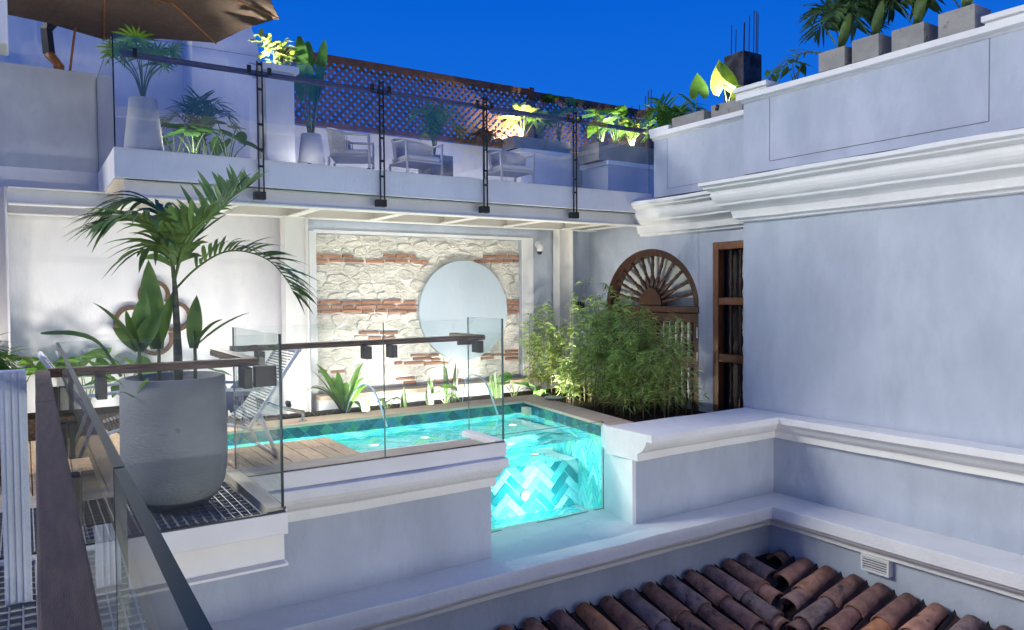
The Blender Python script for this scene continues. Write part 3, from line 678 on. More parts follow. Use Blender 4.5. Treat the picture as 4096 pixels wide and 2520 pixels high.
def roof_side(front):
    k = 0; u = 6.36 if front else 4.86
    while u > (1.6 if front else .6):
        s = 0; lap = .355
        while s < 8:
            d = .03 + s*lap + random.uniform(-.012,.012)
            dist_valley = (6.50-u) if front else (5.05-u)
            rem = dist_valley-d-.03
            if rem < .10: break
            sc = Matrix.Diagonal((1,min(1,rem/.46),1,1))
            z = -2.735 - SL*d + .012*(s%2)
            jx = random.uniform(-.012,.012)
            tilt = pit_ - R(2.2)
            if front: M = Matrix.Translation((u+jx, 5.07-d, z)) @ Euler((tilt,0,R(random.uniform(-.8,.8)))).to_matrix().to_4x4()
            else: M = Matrix.Translation((6.52-d, u+jx, z)) @ Matrix.Rotation(R(-90)+R(random.uniform(-.8,.8)),4,'Z') @ Matrix.Rotation(tilt,4,'X')
            inst(random.choice(TM), 'roof_tile', rf, M @ sc); s += 1
        u -= .265 if front else .262
roof_side(True); roof_side(False)
# underlay sheets, channel tiles and the valley gutter
m = MB(); m.add([(0,5.08,-2.775),(6.53,5.08,-2.775),(3.0,1.55,-2.775-SL*3.53),(0,1.55,-2.775-SL*3.53)], [(0,1,2,3)])
m.add([(6.53,5.08,-2.775),(6.53,-2,-2.775),(3.0,-2,-2.775-SL*3.53),(3.0,1.55,-2.775-SL*3.53)], [(0,1,2,3)]); m.build('underlay', ROOFDK, rf)
m = MB()
u = 6.42-.1325
while u > 1.5:
    L = min(3.4, 6.45-u)
    if L > .25:
        for s in range(int(L/.36)+1):
            d0, d1 = s*.36, min(L, s*.36+.38); vs = []
            for d, rr in ((d0,.085),(d1,.075)):
                for j in range(6):
                    a = math.pi+math.pi*j/5; vs.append((u+rr*math.cos(a), 5.06-d, -2.72-SL*d+rr*.9*math.sin(a)+.02))
            m.add(vs, [(j,j+1,6+j+1,6+j) for j in range(5)])
    u -= .265
u = 4.80-.131
while u > .5:
    L = min(3.4, 5.0-u)
    if L > .25:
        for s in range(int(L/.36)+1):
            d0, d1 = s*.36, min(L, s*.36+.38); vs = []
            for d, rr in ((d0,.085),(d1,.075)):
                for j in range(6):
                    a = math.pi+math.pi*j/5; vs.append((6.51-d, u+rr*math.cos(a), -2.72-SL*d+rr*.9*math.sin(a)+.02))
            m.add(vs, [(j,j+1,6+j+1,6+j) for j in range(5)])
    u -= .262
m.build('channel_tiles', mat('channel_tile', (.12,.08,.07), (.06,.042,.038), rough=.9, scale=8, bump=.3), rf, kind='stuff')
v = thing('wall_vent', 'small white louvred vent on the court wall above the roof', 'vent', (6.5,3.86,-2.6))
MB().box(6.46,6.531,3.73,3.75,-2.60,-2.45).box(6.46,6.531,3.98,4.0,-2.60,-2.45).box(6.46,6.531,3.75,3.98,-2.47,-2.45).box(6.46,6.531,3.75,3.98,-2.60,-2.58).build('frame', PLAST_W, v, bevel=.002)
MB().box(6.515,6.530,3.75,3.98,-2.58,-2.47).build('back', BLACK, v)  # black plate paints in the dark of the gaps between louvres
for i in range(5):
    z = -2.572+i*.022
    MB().box(6.464,6.478,3.75,3.98,z,z+.009).build('louvre', PLAST_W, v)

# ================================================================ railings
RAILP = [(-.032,-.012),(-.036,0),(-.030,.012),(-.034,.02),(.034,.02),(.030,.012),(.036,0),(.032,-.012),(.036,-.02),(-.036,-.02)]
def railsweep(path, z, mat_, par):
    return MB().sweep([(o,z+h) for o,h in RAILP], path).build('handrail', mat_, par)
# deck railing
r = thing('glass_railing', 'clear glass railing with dark wooden handrail along the pool deck', 'railing', (2.2,5.05,-1.2))
pane((1.155,2.188,5.062,5.074,-1.20,-.21), 'glass_panel', GLASS, r); pane((2.194,3.222,5.062,5.074,-1.20,-.21), 'glass_panel', GLASS, r)
pane((3.21,3.222,5.0745,5.62,-1.20,-.21), 'glass_panel', GLASS, r)
railsweep([(1.15,5.19),(3.075,5.19),(3.075,5.64)], -.36, WOOD_R, r)
for x in (2.06,2.26,3.0,1.30): MB().box(x,x+.045,5.075,5.19,-.475,-.381).build('bracket', DARKBR, r, bevel=.004)
MB().box(3.06,3.2095,5.50,5.54,-.44,-.381).build('bracket', DARKBR, r, bevel=.004)
# bay railing
r = thing('glass_railing', 'clear glass railing with dark wooden handrail around the bay with the big planter', 'railing', (.6,4.0,-1.17))
pane((.125,1.142,3.99,4.002,-1.157,-.21), 'glass_panel', GLASS, r, GEDGE); pane((1.13,1.142,4.0025,5.05,-1.14,-.21), 'glass_panel', GLASS, r, GEDGE)
railsweep([(.09,4.13),(1.015,4.13),(1.015,5.0)], -.36, WOOD_R, r)
for x, y in ((.28,4.0),(.95,4.0)): MB().box(x,x+.045,4.003,4.13,-.49,-.381).build('bracket', DARKBR, r, bevel=.004)
MB().box(1.015,1.129,4.04,4.085,-.49,-.381).build('bracket', DARKBR, r, bevel=.004)
MB().box(1.015,1.129,4.85,4.895,-.44,-.381).build('bracket', DARKBR, r, bevel=.004)
# near railing running towards the camera
r = thing('glass_railing', 'thick glass railing with broad wooden handrail running towards the camera', 'railing', (.06,2,-1.2))
def skew(o): 
    return o
def nearx(y): return .083 + (y-.6)*.0108
def slab_skew(x0, x1, y0, y1, z0, z1, name, mat_, edge=None, bevel=0):
    m = MB(); a0, a1 = nearx(y0), nearx(y1)
    vs = [(a0+x0,y0,z0),(a0+x1,y0,z0),(a1+x1,y1,z0),(a1+x0,y1,z0),(a0+x0,y0,z1),(a0+x1,y0,z1),(a1+x1,y1,z1),(a1+x0,y1,z1)]
    m.add(vs, [(0,3,2,1),(4,5,6,7),(0,1,5,4),(1,2,6,5),(2,3,7,6),(3,0,4,7)])
    if edge: m.m = [1,1,1,0,1,0]
    return m.build(name, [mat_, edge] if edge else mat_, r, bevel=bevel)
slab_skew(0,.013,.25,1.02,-1.3,-.21,'glass_panel',GLASS,GEDGE); slab_skew(0,.013,1.03,2.5,-1.3,-.21,'glass_panel',GLASS,GEDGE); slab_skew(0,.013,2.51,3.985,-1.3,-.21,'glass_panel',GLASS,GEDGE)
y = .2
for y1 in (2.9,4.16):
    slab_skew(-.082,-.024,y,y1-.004,-.385,-.345,'handrail',WOOD_RY,bevel=.004); y = y1
for y0 in (.75,1.85,2.65,3.7):
    slab_skew(-.07,-.0005,y0,y0+.05,-.50,-.386,'bracket',DARKBR,bevel=.004)
slab_skew(-.05,-.0005,.86,.92,-1.3,-.60,'post',DARKBR)
pw = thing('white_post', 'white fluted timber post standing on the grating at the far left', 'post', (-.03,3.46,-1.19))
m = MB().box(-.085,.004,3.44,3.52,-1.188,-.285); m.build('shaft', mat('post_paint',(.62,.64,.68),(.54,.56,.61),rough=.6,bump=.2), pw, bevel=.004)
for i in range(3): MB().box(-.068+i*.022,-.060+i*.022,3.432,3.4395,-1.18,-.29).build('flute', mat('post_paint2',(.66,.68,.72)), pw, bevel=.002)

# terrace railing
r = thing('glass_railing', 'tinted glass balustrade with black steel posts along the upper terrace', 'railing', (4,7.7,1.1))
xs = [.74,2.04,3.35,4.68,6.04,7.37]
for a, b in zip(xs, xs[1:]): pane((a+.004,b-.004,7.735,7.747,1.372,2.39), 'glass_panel', GLASS_T, r, GEDGE)
pane((.732,.744,7.75,9.5,1.372,2.39), 'glass_panel', GLASS_T, r, GEDGE)
railsweep([(.82,7.86),(7.38,7.86)], 2.255, WOOD_R, r)
for x in xs[1:-1]:
    m = MB().box(x-.030,x-.018,7.71,7.728,1.0,2.34).box(x+.018,x+.030,7.71,7.728,1.0,2.34)
    for z in (1.28,1.45,1.70,2.05,2.30): m.box(x-.018,x+.018,7.712,7.727,z,z+.022)
    m.build('post', BLACK, r)
    MB().box(x-.075,x+.035,7.68,7.767,.955,1.035).build('post_foot', BLACK, r, bevel=.004)
    for s in (-.10,.10): MB().box(x+s-.02,x+s+.02,7.715,7.7345,2.21,2.29).build('clamp', BLACK, r, bevel=.003)
    MB().box(x-.10,x+.10,7.7475,7.76,2.20,2.215).build('tie', BLACK, r)
MB().box(.90,.935,7.715,7.7345,2.20,2.28).build('clamp', BLACK, r, bevel=.003)

# ================================================================ arched door and barred window
BAL = [(.018,0),(.018,.06),(.012,.075),(.02,.09),(.012,.105),(.014,.14),(.026,.26),(.022,.36),(.013,.44),(.013,.47),(.021,.49),(.013,.51),(.014,.62),(.02,.74),(.013,.86),(.02,.88),(.013,.9),(.018,.92),(.018,1)]
def baluster(p0, p1, rs, mat_, par, name='baluster', n=8):
    p0, p1 = Vector(p0), Vector(p1); d = p1-p0; L = d.length; q = d.to_track_quat('Z','Y').to_matrix().to_4x4()
    MB().lathe([(a*rs, b*L) for a,b in BAL], p0, n, mat=q).build(name, mat_, par, smooth=True)
d = thing('arched_door', 'dark wooden double door with spoked fanlight behind the bamboo', 'door', (7.45,7.785,-1.75))
cy, sp, rxx, rz = 7.785, -.21, .928, .80
k = 36; m = MB()
arc = lambda a, s: (cy-(rxx*s)*math.cos(a), sp+(rz-(1-s)*rxx)*math.sin(a) if s < 1 else sp+rz*math.sin(a))
for i in range(k):
    a0, a1 = math.pi*i/k, math.pi*(i+1)/k; P = [arc(a0,1),arc(a1,1),arc(a1,.90),arc(a0,.90)]
    m.prism(P, 7.41, 7.56, 'x')
m.build('arch_frame', WOOD_D, d)
MB().box(7.385,7.56,6.85,8.72,-.29,-.205).build('transom', WOOD_D, d, bevel=.006)
m = MB()
P = [(cy+.215*math.cos(math.pi*i/16), sp+.26*math.sin(math.pi*i/16)) for i in range(17)]
m.prism(P, 7.42, 7.52, 'x').build('fan_hub', WOOD_D, d, bevel=.006)
for i in range(1,12):
    a = math.pi*i/12; p0 = (7.47, cy-.2*math.cos(a), sp+.24*math.sin(a)); q = arc(a,.90); p1 = (7.47, q[0], q[1])
    baluster(p0, p1, 1.35, WOOD_D, d, 'spoke')
m = MB(); P = [(cy-.84*math.cos(math.pi*i/24), sp+.72*math.sin(math.pi*i/24)) for i in range(25)]; m.prism(P, 7.57, 7.58, 'x').build('fan_pane', FROST, d)
for y0, y1, lf in ((6.87,7.755,1),(7.80,8.70,0)):
    lf_ = MB().box(7.42,7.50,y0,y0+.10,-1.75,-.30).box(7.42,7.50,y1-.10,y1,-1.75,-.30).box(7.42,7.50,y0+.10,y1-.10,-.42,-.30).box(7.42,7.50,y0+.10,y1-.10,-1.02,-.90).box(7.42,7.50,y0+.10,y1-.10,-1.75,-1.62)
    lo = lf_.build('door_leaf', WOOD_D, d, bevel=.003)
    nb = 6
    for i in range(nb):
        y = y0+.10+(y1-y0-.2)*(i+.5)/nb
        baluster((7.455,y,-.90),(7.455,y,-.42), 1.3, WOOD_D, lo); baluster((7.455,y,-1.62),(7.455,y,-1.02), 1.3, WOOD_D, lo)
    MB().box(7.52,7.53,y0+.05,y1-.05,-1.7,-.35).build('pane', FROST, lo)
MB().box(7.405,7.42,7.756,7.80,-1.75,-.30).build('meeting_stile', WOOD_D, d)
for z in (-.62,-.95): MB().box(7.405,7.4195,6.885,6.90,z,z+.14).build('hinge', CHROME, d)
wn = thing('barred_window', 'tall brown wooden window with turned bars at the wall corner', 'window', (7.45,6.2,-1.7))
MB().box(7.40,7.52,6.53,6.618,-1.74,.61).box(7.40,7.52,5.66,6.53,.52,.61).build('frame', WOOD_W, wn, bevel=.004)
for z0, z1 in ((-.18,-.09),(-.905,-.805),(-1.74,-1.62)): MB().box(7.41,7.51,5.66,6.53,z0,z1).build('rail', WOOD_W, wn, bevel=.004)
for z0, z1 in ((-.09,.52),(-.805,-.18),(-1.62,-.905)):
    for y in (6.37,6.22,6.08,5.94,5.80): baluster((7.46,y,z0),(7.46,y,z1), 1.25, WOOD_D, wn, 'turned_bar')
MB().box(7.54,7.55,6.27,6.53,-1.74,.6).build('shutter', DARKPANE, wn); MB().box(7.545,7.553,5.66,6.27,-1.74,.6).build('pane', FROST, wn)

# security camera, small black box, round lamp plate
s = thing('security_camera', 'small white security camera with dark dome high on the back wall', 'camera', (6.34,9.0,.62))
MB().lathe([(.045,0),(.05,.01),(.05,.03)], (6.37,9.055,.70), 16, mat=Matrix.Rotation(R(90),4,'X')).build('mount', PLAST_W, s)
MB().lathe([(.035,0),(.046,.02),(.046,.09),(.03,.11)], (6.36,8.98,.60), 16, mat=Matrix.Rotation(R(10),4,'X')).build('housing', PLAST_W, s, smooth=True)
MB().lathe([(.012,-.035),(.03,-.02),(.036,.0),(.036,.018)], (6.36,8.98,.585), 16).build('lens_dome', BLACK, s, smooth=True)
b = thing('wall_box', 'small black box on the wall beside the right column', 'box', (7.2,9.08,-.2))
MB().box(7.10,7.24,9.03,9.099,-.26,-.15).build('housing', BLACK, b, bevel=.006); MB().box(7.12,7.22,9.024,9.0295,-.245,-.165).build('face', DARKBR, b)
pl = thing('lamp_plate', 'pale round ceramic dish on the pool coping by the bamboo', 'dish', (5.40,7.25,-1.32))
MB().lathe([(.05,0),(.10,.012),(.125,.024),(.128,.028),(.10,.02),(.03,.012)], (5.46,7.42,-1.322), 28).build('dish', CONC_W, pl, smooth=True)

# ================================================================ lattice fence
lt = thing('lattice_fence', 'long dark wooden lattice fence along the back of the terrace', 'fence', (6.5,10.8,2.47))
def lattice(x0, x1, z0, z1):
    sp_ = .122; w_ = .023
    for sgn, y in ((1,10.80),(-1,10.812)):
        c = x0-(z1-z0)-.1
        while c < x1+(z1-z0)+.1:
            # line x = c + sgn*(z-z0)
            P = [(c-w_*1.414,z0-.1),(c+w_*1.414,z0-.1),(c+w_*1.414+sgn*(z1-z0+.2),z1+.1),(c-w_*1.414+sgn*(z1-z0+.2),z1+.1)]
            P = clip(P, x0, x1, z0, z1)
            if len(P) >= 3 and area(P) > .002: MB().prism(P, y, y+.010, 'y').build('slat', WOOD_L, lt)
            c += sp_
lattice(3.19,7.44,2.53,3.43); lattice(7.54,10.2,2.53,3.40)
for x0,x1,z in ((3.10,7.44,3.53),(7.54,10.25,3.50)):
    MB().box(x0,x1,10.785,10.84,z-.10,z).build('rail', WOOD_L, lt, bevel=.004); MB().box(x0,x1,10.785,10.84,2.46,2.54).build('rail', WOOD_L, lt, bevel=.004)
for x in (3.08,7.44,10.22): MB().box(x,x+.10,10.77,10.86,2.462,3.56).build('post', WOOD_L, lt, bevel=.004)

# ================================================================ umbrella
u = thing('umbrella', 'large brown canvas cantilever umbrella with wooden ribs at the upper left', 'umbrella', (.4,9.2,1.37))
u_obj = u; C = Vector((.75,8.35,3.60)); rim = []
for i in range(8):
    a = R(-4+45*i); rim.append(Vector((C.x+1.65*math.cos(a), C.y+1.65*math.sin(a), 3.0)))
m = MB(); vs = [tuple(C)]; nseg = 6
for i in range(8):
    for s in range(1, nseg+1):
        tt = s/nseg; p = C.lerp(rim[i], tt); p.z -= .05*math.sin(math.pi*tt); vs.append(tuple(p))
    q = (rim[i]+rim[(i+1)%8])/2
    for s in range(1, nseg+1):
        tt = s/nseg; p = C.lerp(q, tt); p.z += -.10*math.sin(math.pi*tt)*.6+.03*tt; vs.append(tuple(p))
fs = []
for i in range(16):
    a0 = 1+i*nseg; b0 = 1+((i+1)%16)*nseg; fs.append((0,a0,b0))
    for s in range(nseg-1): fs.append((a0+s,a0+s+1,b0+s+1,b0+s))
cv = m.add(vs, fs).build('canopy', CANVAS, u); sm = cv.modifiers.new('solid','SOLIDIFY'); sm.thickness = .006
for i in range(8):
    MB().tube([C+Vector((0,0,-.05)), C.lerp(rim[i],.5)+Vector((0,0,-.075)), rim[i]+Vector((0,0,-.015))], [.014,.012,.009], 6).build('rib', UMBWOOD, u)
    MB().tube([C+Vector((0,0,-.62)), C.lerp(rim[i],.55)+Vector((0,0,-.075))], .009, 6).build('strut', UMBWOOD, u)
MB().lathe([(.04,0),(.055,.02),(.055,.08),(.03,.1)], C+Vector((0,0,-.68)), 12).build('hub', BLACK, u)
MB().tube([(.40,9.9,1.4),(.40,9.9,2.60),(.30,9.9,2.72)], .055, 8, flat=1).build('pole', UMBWOOD, u, smooth=True)
MB().tube([(.31,9.9,2.71),(.29,9.9,2.98),(.36,9.88,3.08),(.66,9.1,3.75),(.75,8.35,3.72)], .06, 4).build('arm', BLACK, u)
MB().tube([(.44,9.88,1.5),(.50,9.88,2.5),(.60,9.8,3.3)], .014, 6).build('stay', UMBWOOD, u)

# ================================================================ terrace chairs
def chair(loc, rz, label):
    c = thing('terrace_chair', label, 'chair', (0,0,0), 'rope chairs on the upper terrace')
    m = MB().box(-.27,.27,-.26,.25,.36,.39); m.build('seat_frame', ALU, c, bevel=.008)
    m = MB().box(-.25,.25,-.24,.22,.3905,.46); m.build('cushion', CUSH, c, bevel=.03)
    for x in (-.26,.26):
        MB().tube([(x*1.0,-.25,0),(x*1.02,-.245,.36),(x*1.06,-.24,.64)], .017, 8).build('leg', ALU, c, smooth=True)
        MB().tube([(x*.9,.27,0),(x*.95,.26,.36)], .017, 8).build('leg', ALU, c, smooth=True)
    arc_ = [(.29*math.cos(a), .02+.30*math.sin(a), .64+.11*max(0,math.sin(a))) for a in [R(-62+ (304)*i/22) - 0 for i in range(23)] if math.sin(a) > -.9]
    top = [Vector((.285,-.24,.63))]+[Vector((.30*math.cos(R(180*i/14)), .03+.28*math.sin(R(180*i/14)), .64+.11*math.sin(R(180*i/14)))) for i in range(15)]+[Vector((-.285,-.24,.63))]
    low = [Vector((.265,-.20,.40))]+[Vector((.275*math.cos(R(180*i/14)), .02+.25*math.sin(R(180*i/14)), .41)) for i in range(15)]+[Vector((-.265,-.20,.40))]
    MB().tube(top, .016, 8).build('back_frame', ALU, c, smooth=True)
    m = MB(); tp = bez(top,4); lw = bez(low,4)
    for a, b in list(zip(tp,lw))[4:-4]: m.tube([a,(a+b)/2+Vector((0,0,0)),b], .0065, 4, cap=False)
    m.build('rope_back', ROPE, c, kind='stuff')
    c.location = loc; c.rotation_euler = (0,0,rz); return c
chair((3.62,9.3,1.372), R(62), 'grey rope chair turned sideways beside the tall banana pot')
chair((4.50,9.25,1.372), R(0)+R(180)*0+R(4), 'grey rope chair facing forward in front of the square palm planter')
chair((6.02,9.25,1.372), R(-4), 'dark rope chair behind the third glass panel from the left')

# ================================================================ plant builders
def strip(m, pts, widths, side=None, fold=.25, up=Vector((0,0,1)), mi=0):
    # leaf blade along a curve, folded along the midrib
    vs = []; k = len(pts)
    for i, p in enumerate(pts):
        d = (pts[min(i+1,k-1)]-pts[max(i-1,0)]).normalized()
        s = side if side is not None else d.cross(up)
        if s.length < 1e-4: s = Vector((1,0,0))
        s = (s - d*s.dot(d)).normalized(); nrm = s.cross(d).normalized(); w = widths[i]
        vs += [p - s*w + nrm*(w*fold), p, p + s*w + nrm*(w*fold)]
    fs = []
    for i in range(k-1):
        a = i*3; fs += [(a,a+1,a+4,a+3),(a+1,a+2,a+5,a+4)]
    m.add(vs, fs, mi)
def blade(m, p, d, L, w, droop=.3, n=5, side=None, shape='lance', fold=.25):
    d = Vector(d).normalized(); p = Vector(p); pts = []; ws = []
    for i in range(n+1):
        u = i/n; pts.append(p + d*(L*u) + Vector((0,0,-droop*L*u*u)))
        if shape == 'lance': f = math.sin(math.pi*min(1,(u*.86+.14)))**.8
        elif shape == 'strap': f = min(1, u*4+.45)*(1-u**4)
        else: f = math.sin(math.pi*(u*.93+.03))**.6
        ws.append(max(.0008, w*f))
    strip(m, pts, ws, side, fold)
def frond(root, pts, mat_leaf, n=22, L=.3, w=.016, droop=.35, lean=.6, sub=True, name='frond', twist=0, r0=.007, start=.22, sd=0, normal=None):
    # pinnate palm frond: rachis plus leaflets
    rnd = random.Random(sd); c = bez(pts, 8); k = len(c)
    ra = MB().tube(c, [r0*(1-.8*i/(k-1)) for i in range(k)], 6).build(name, GREENS['stem'], root, smooth=True)
    mm = None if sub else MB()
    for i in range(n):
        u = start+(1-start)*(i+.5)/n; f = u*(k-1); j = min(int(f), k-2); p = c[j].lerp(c[j+1], f-j); d = (c[j+1]-c[j]).normalized()
        nn = Vector(normal) if normal else Vector((0,0,1)); s = d.cross(nn)
        if s.length < .05: s = d.cross(Vector((1,.2,0)))
        s.normalize(); up_ = s.cross(d).normalized()
        Lu = L*(.55+.75*math.sin(math.pi*min(1,(u-start)/(1-start)*.85+.12)))*rnd.uniform(.85,1.1)
        for sg in (-1,1):
            dd = (s*sg*(1-.35*u) + d*(lean+.5*u) + up_*(.35+twist)*rnd.uniform(.4,1.2) + Vector((rnd.uniform(-.12,.12),rnd.uniform(-.12,.12),rnd.uniform(-.1,.1)))).normalized()
            m = mm or MB(); blade(m, p, dd, Lu, w*rnd.uniform(.8,1.2), droop*rnd.uniform(.6,1.3), 5, side=dd.cross(up_), shape='lance')
            if sub: m.build('leaflet', mat_leaf, ra, smooth=True, fix=False)
    if not sub: mm.build('leaflets', mat_leaf, ra, smooth=True, fix=False)
    return ra
def palmtuft(root, base, height, nf, spread, mat_leaf, L=.22, w=.012, seed=0, name='frond', n=14):
    rnd = random.Random(seed); base = Vector(base)
    for i in range(nf):
        a = 2*math.pi*(i+rnd.uniform(-.25,.25))/nf; s = spread*rnd.uniform(.6,1.1); h = height*rnd.uniform(.75,1.05)
        dx = Vector((math.cos(a),math.sin(a),0))
        frond(root, [base, base+dx*s*.15+Vector((0,0,h*.5)), base+dx*s*.5+Vector((0,0,h*.9)), base+dx*s+Vector((0,0,h*(.85 if i%2 else .65)))], mat_leaf, n, L, w, .3, .6, False, name, 0, .006, .3, seed*31+i)
def fanpalm(root, base, height, nf, spread, mat_leaf, seed=0, R0=.24):
    rnd = random.Random(seed); base = Vector(base)
    for i in range(nf):
        a = 2*math.pi*(i+rnd.uniform(-.2,.2))/nf; dx = Vector((math.cos(a),math.sin(a),0)); s = spread*rnd.uniform(.5,1); h = height*rnd.uniform(.6,1)
        tip = base+dx*s+Vector((0,0,h)); c = bez([base, base+dx*s*.3+Vector((0,0,h*.6)), tip], 6)
        st = MB().tube(c, .006, 5).build('petiole', GREENS['stem'], root, smooth=True)
        m = MB(); d = (c[-1]-c[-3]).normalized(); sd_ = d.cross(Vector((0,0,1))).normalized(); up_ = sd_.cross(d)
        for j in range(13):
            b = R(-105+210*j/12); dd = d*math.cos(b)+sd_*math.sin(b)+up_*.15
            blade(m, tip, dd, R0*rnd.uniform(.85,1.1), .013, .35, 4, side=dd.cross(up_), shape='lance')
        m.build('leaf', mat_leaf, st, smooth=True, fix=False)
def earleaf(root, base, tip, size, mat_leaf, face=None, sd=0, par_name='leaf'):
    # arrow shaped leaf on a curved petiole
    base, tip = Vector(base), Vector(tip); rnd = random.Random(sd)
    mid = base.lerp(tip,.5)+Vector((0,0,.12*(tip-base).length)); c = bez([base,mid,tip],5)
    st = MB().tube(c, [.009-.005*i/(len(c)-1) for i in range(len(c))], 6).build('petiole', GREENS['stem'], root, smooth=True)
    h = Vector((tip.x-base.x, tip.y-base.y, 0)); h = h.normalized() if h.length > .02 else Vector((1,0,0))
    d = (h*.75 + Vector((0,0,rnd.uniform(-.5,.35)))).normalized() if face is None else Vector(face).normalized()
    s = d.cross(Vector((0,0,1)));  s = s.normalized() if s.length > .05 else Vector((0,1,0)); nn = s.cross(d).normalized()
    out = [(-.38,.22),(-.30,.40),(-.1,.46),(.15,.43),(.4,.34),(.65,.2),(.85,.08),(1.0,0)]
    vs = []; fs = []
    for a, b in [(-.1,0)]+[(x,y) for x,y in out]: vs.append(tip+d*(a*size)+s*(b*size)+nn*(abs(b)*size*.25+rnd.uniform(-.02,.02)*size)-Vector((0,0,.15*size*max(0,a)**2)))
    for a, b in out[:-1]: vs.append(tip+d*(a*size)-s*(b*size)+nn*(abs(b)*size*.25+rnd.uniform(-.02,.02)*size)-Vector((0,0,.15*size*max(0,a)**2)))
    mids = [(.1,0),(.35,0),(.6,0),(.82,0)]
    for a, b in mids: vs.append(tip+d*(a*size)-Vector((0,0,.15*size*a*a)))
    # 0 heart, 1..8 right, 9..15 left, 16..19 mid
    fs = [(0,1,2),(0,2,3),(0,3,16),(16,3,4),(16,4,5,17),(17,5,6,18),(18,6,7,19),(19,7,8),(0,10,9),(0,11,10),(0,16,11),(16,12,11),(16,17,13,12),(17,18,14,13),(18,19,15,14),(19,8,15)]
    MB().add(vs, fs).build('leaf', mat_leaf, st, smooth=True, fix=False)
def earplant(label, base, nl, h, spread, size, mat_leaf, seed, group, bias=(0,0), name='elephant_ear_plant'):
    rnd = random.Random(seed); p = thing(name, label, 'plant', base, group); b = Vector(base)
    for i in range(nl):
        a = 2*math.pi*(i+rnd.uniform(-.3,.3))/nl; s = spread*rnd.uniform(.5,1.1)
        earleaf(p, b+Vector((rnd.uniform(-.02,.02),rnd.uniform(-.02,.02),0)), b+Vector((math.cos(a)*s+bias[0],math.sin(a)*s+bias[1],h*rnd.uniform(.55,1.05))), size*rnd.uniform(.75,1.15), mat_leaf, sd=seed*17+i)
    return p
def straps(label, base, nl, L, w, mat_leaf, seed, droop=.6, up_=1.0, name='strap_leaf_plant', cat='plant', group=None):
    rnd = random.Random(seed); p = thing(name, label, cat, base, group); b = Vector(base)
    for i in range(nl):
        a = 2*math.pi*(i+rnd.uniform(-.3,.3))/nl; m = MB()
        blade(m, b+Vector((math.cos(a)*.015,math.sin(a)*.015,0)), (math.cos(a),math.sin(a),up_*rnd.uniform(.7,1.8)), L*rnd.uniform(.7,1.1), w*rnd.uniform(.8,1.15), droop*rnd.uniform(.4,1.3), 9, shape='strap')
        m.build('leaf', mat_leaf, p, smooth=True, fix=False)
    return p
def snake(label, base, nl, h, seed):
    rnd = random.Random(seed); p = thing('snake_plant', label, 'plant', base, 'snake plants in the bed behind the pool'); b = Vector(base)
    for i in range(nl):
        m = MB(); blade(m, b+Vector((rnd.uniform(-.06,.06),rnd.uniform(-.05,.05),0)), (rnd.uniform(-.18,.18),rnd.uniform(-.18,.18),1), h*rnd.uniform(.55,1.05), .024, .02, 6, side=Vector((1,rnd.uniform(-.6,.6),0)), shape='lance', fold=.35)
        m.build('leaf', GREENS['snake'], p, smooth=True, fix=False)
def bamboo(label, feet, hts, nleaf, seed):
    rnd = random.Random(seed); f0 = Vector(feet[0]); p = thing('bamboo', label, 'bamboo', f0, 'bamboo clumps beside the pool')
    lv = MB()
    for (x,y,z), h in zip(feet, hts):
        lx, ly = rnd.uniform(-.20,.12)*h, rnd.uniform(-.16,.16)*h
        c = [Vector((x+lx*u*u, y+ly*u*u, z+h*u)) for u in [i/10 for i in range(11)]]
        MB().tube(c, [.007*(1-.75*i/10) for i in range(11)], 5).build('culm', GREENS['culm'], p, smooth=True)
        for q in range(nleaf):
            u = .10+.90*rnd.random()**.8; f = u*10; j = min(9,int(f)); q0 = c[j].lerp(c[j+1], f-j)
            a = rnd.uniform(0,6.283); br = rnd.uniform(.02,.17)*(1.15-.85*u); q1 = q0+Vector((math.cos(a)*br,math.sin(a)*br,rnd.uniform(.0,.08)))
            for z_ in range(rnd.choice((2,3,3))):
                b = a+rnd.uniform(-1.3,1.3); L = rnd.uniform(.07,.14)
                d = Vector((math.cos(b),math.sin(b),rnd.uniform(-.75,.55))).normalized(); s = d.cross(Vector((rnd.uniform(-.5,.5),rnd.uniform(-.5,.5),1))).normalized(); w = L*.085
                m_ = q1+d*L*.4
                lv.add([q1, m_-s*w, q1+d*L-Vector((0,0,.2*L)), m_+s*w], [(0,1,2,3)])
    lv.build('leaves', GREENS['bamboo'], p, kind='stuff', fix=False)

# ================================================================ the big planter with the palm
t = thing('planter_pot', 'big round bottomed grey concrete planter on the grating', 'planter', (.70,4.56,-1.19))
pr = [(.05,-1.188),(.12,-1.185),(.18,-1.165),(.228,-1.12),(.26,-1.05),(.275,-.95),(.278,-.85),(.275,-.65),(.271,-.458),(.255,-.452),(.245,-.458),(.243,-.56),(.01,-.56)]
MB().lathe(pr, (.70,4.56,0), 48).build('pot', CONC_BIG, t, smooth=True)
MB().lathe([(.001,-.545),(.242,-.55),(.242,-.555),(.001,-.556)], (.70,4.56,0), 24).build('soil', SOIL, t)
pm = thing('palm', 'tall palm with arching feathered fronds growing in the big concrete planter', 'palm', (.72,4.55,-.55))
MB().tube([(.724,4.55,-.56),(.722,4.55,-.30),(.72,4.55,-.16),(.716,4.55,.02),(.708,4.55,.17)], [.026,.023,.019,.015,.008], 10).build('trunk', GREENS['trunk'], pm, smooth=True)
PG = GREENS['palm']
frond(pm, [(.712,4.55,.068),(.771,4.6,.234),(.905,4.7,.401),(1.072,4.8,.581),(1.22,4.9,.69)], PG, 26, .25, .0145, .16, .5, True, sd=1, twist=.6, start=.22)
frond(pm, [(.726,4.55,.044),(.818,4.5,.149),(.943,4.45,.236),(1.057,4.4,.247),(1.182,4.35,.195),(1.262,4.3,.09),(1.31,4.3,.0)], PG, 28, .20, .0145, .35, .6, True, sd=2, twist=.55, start=.16)
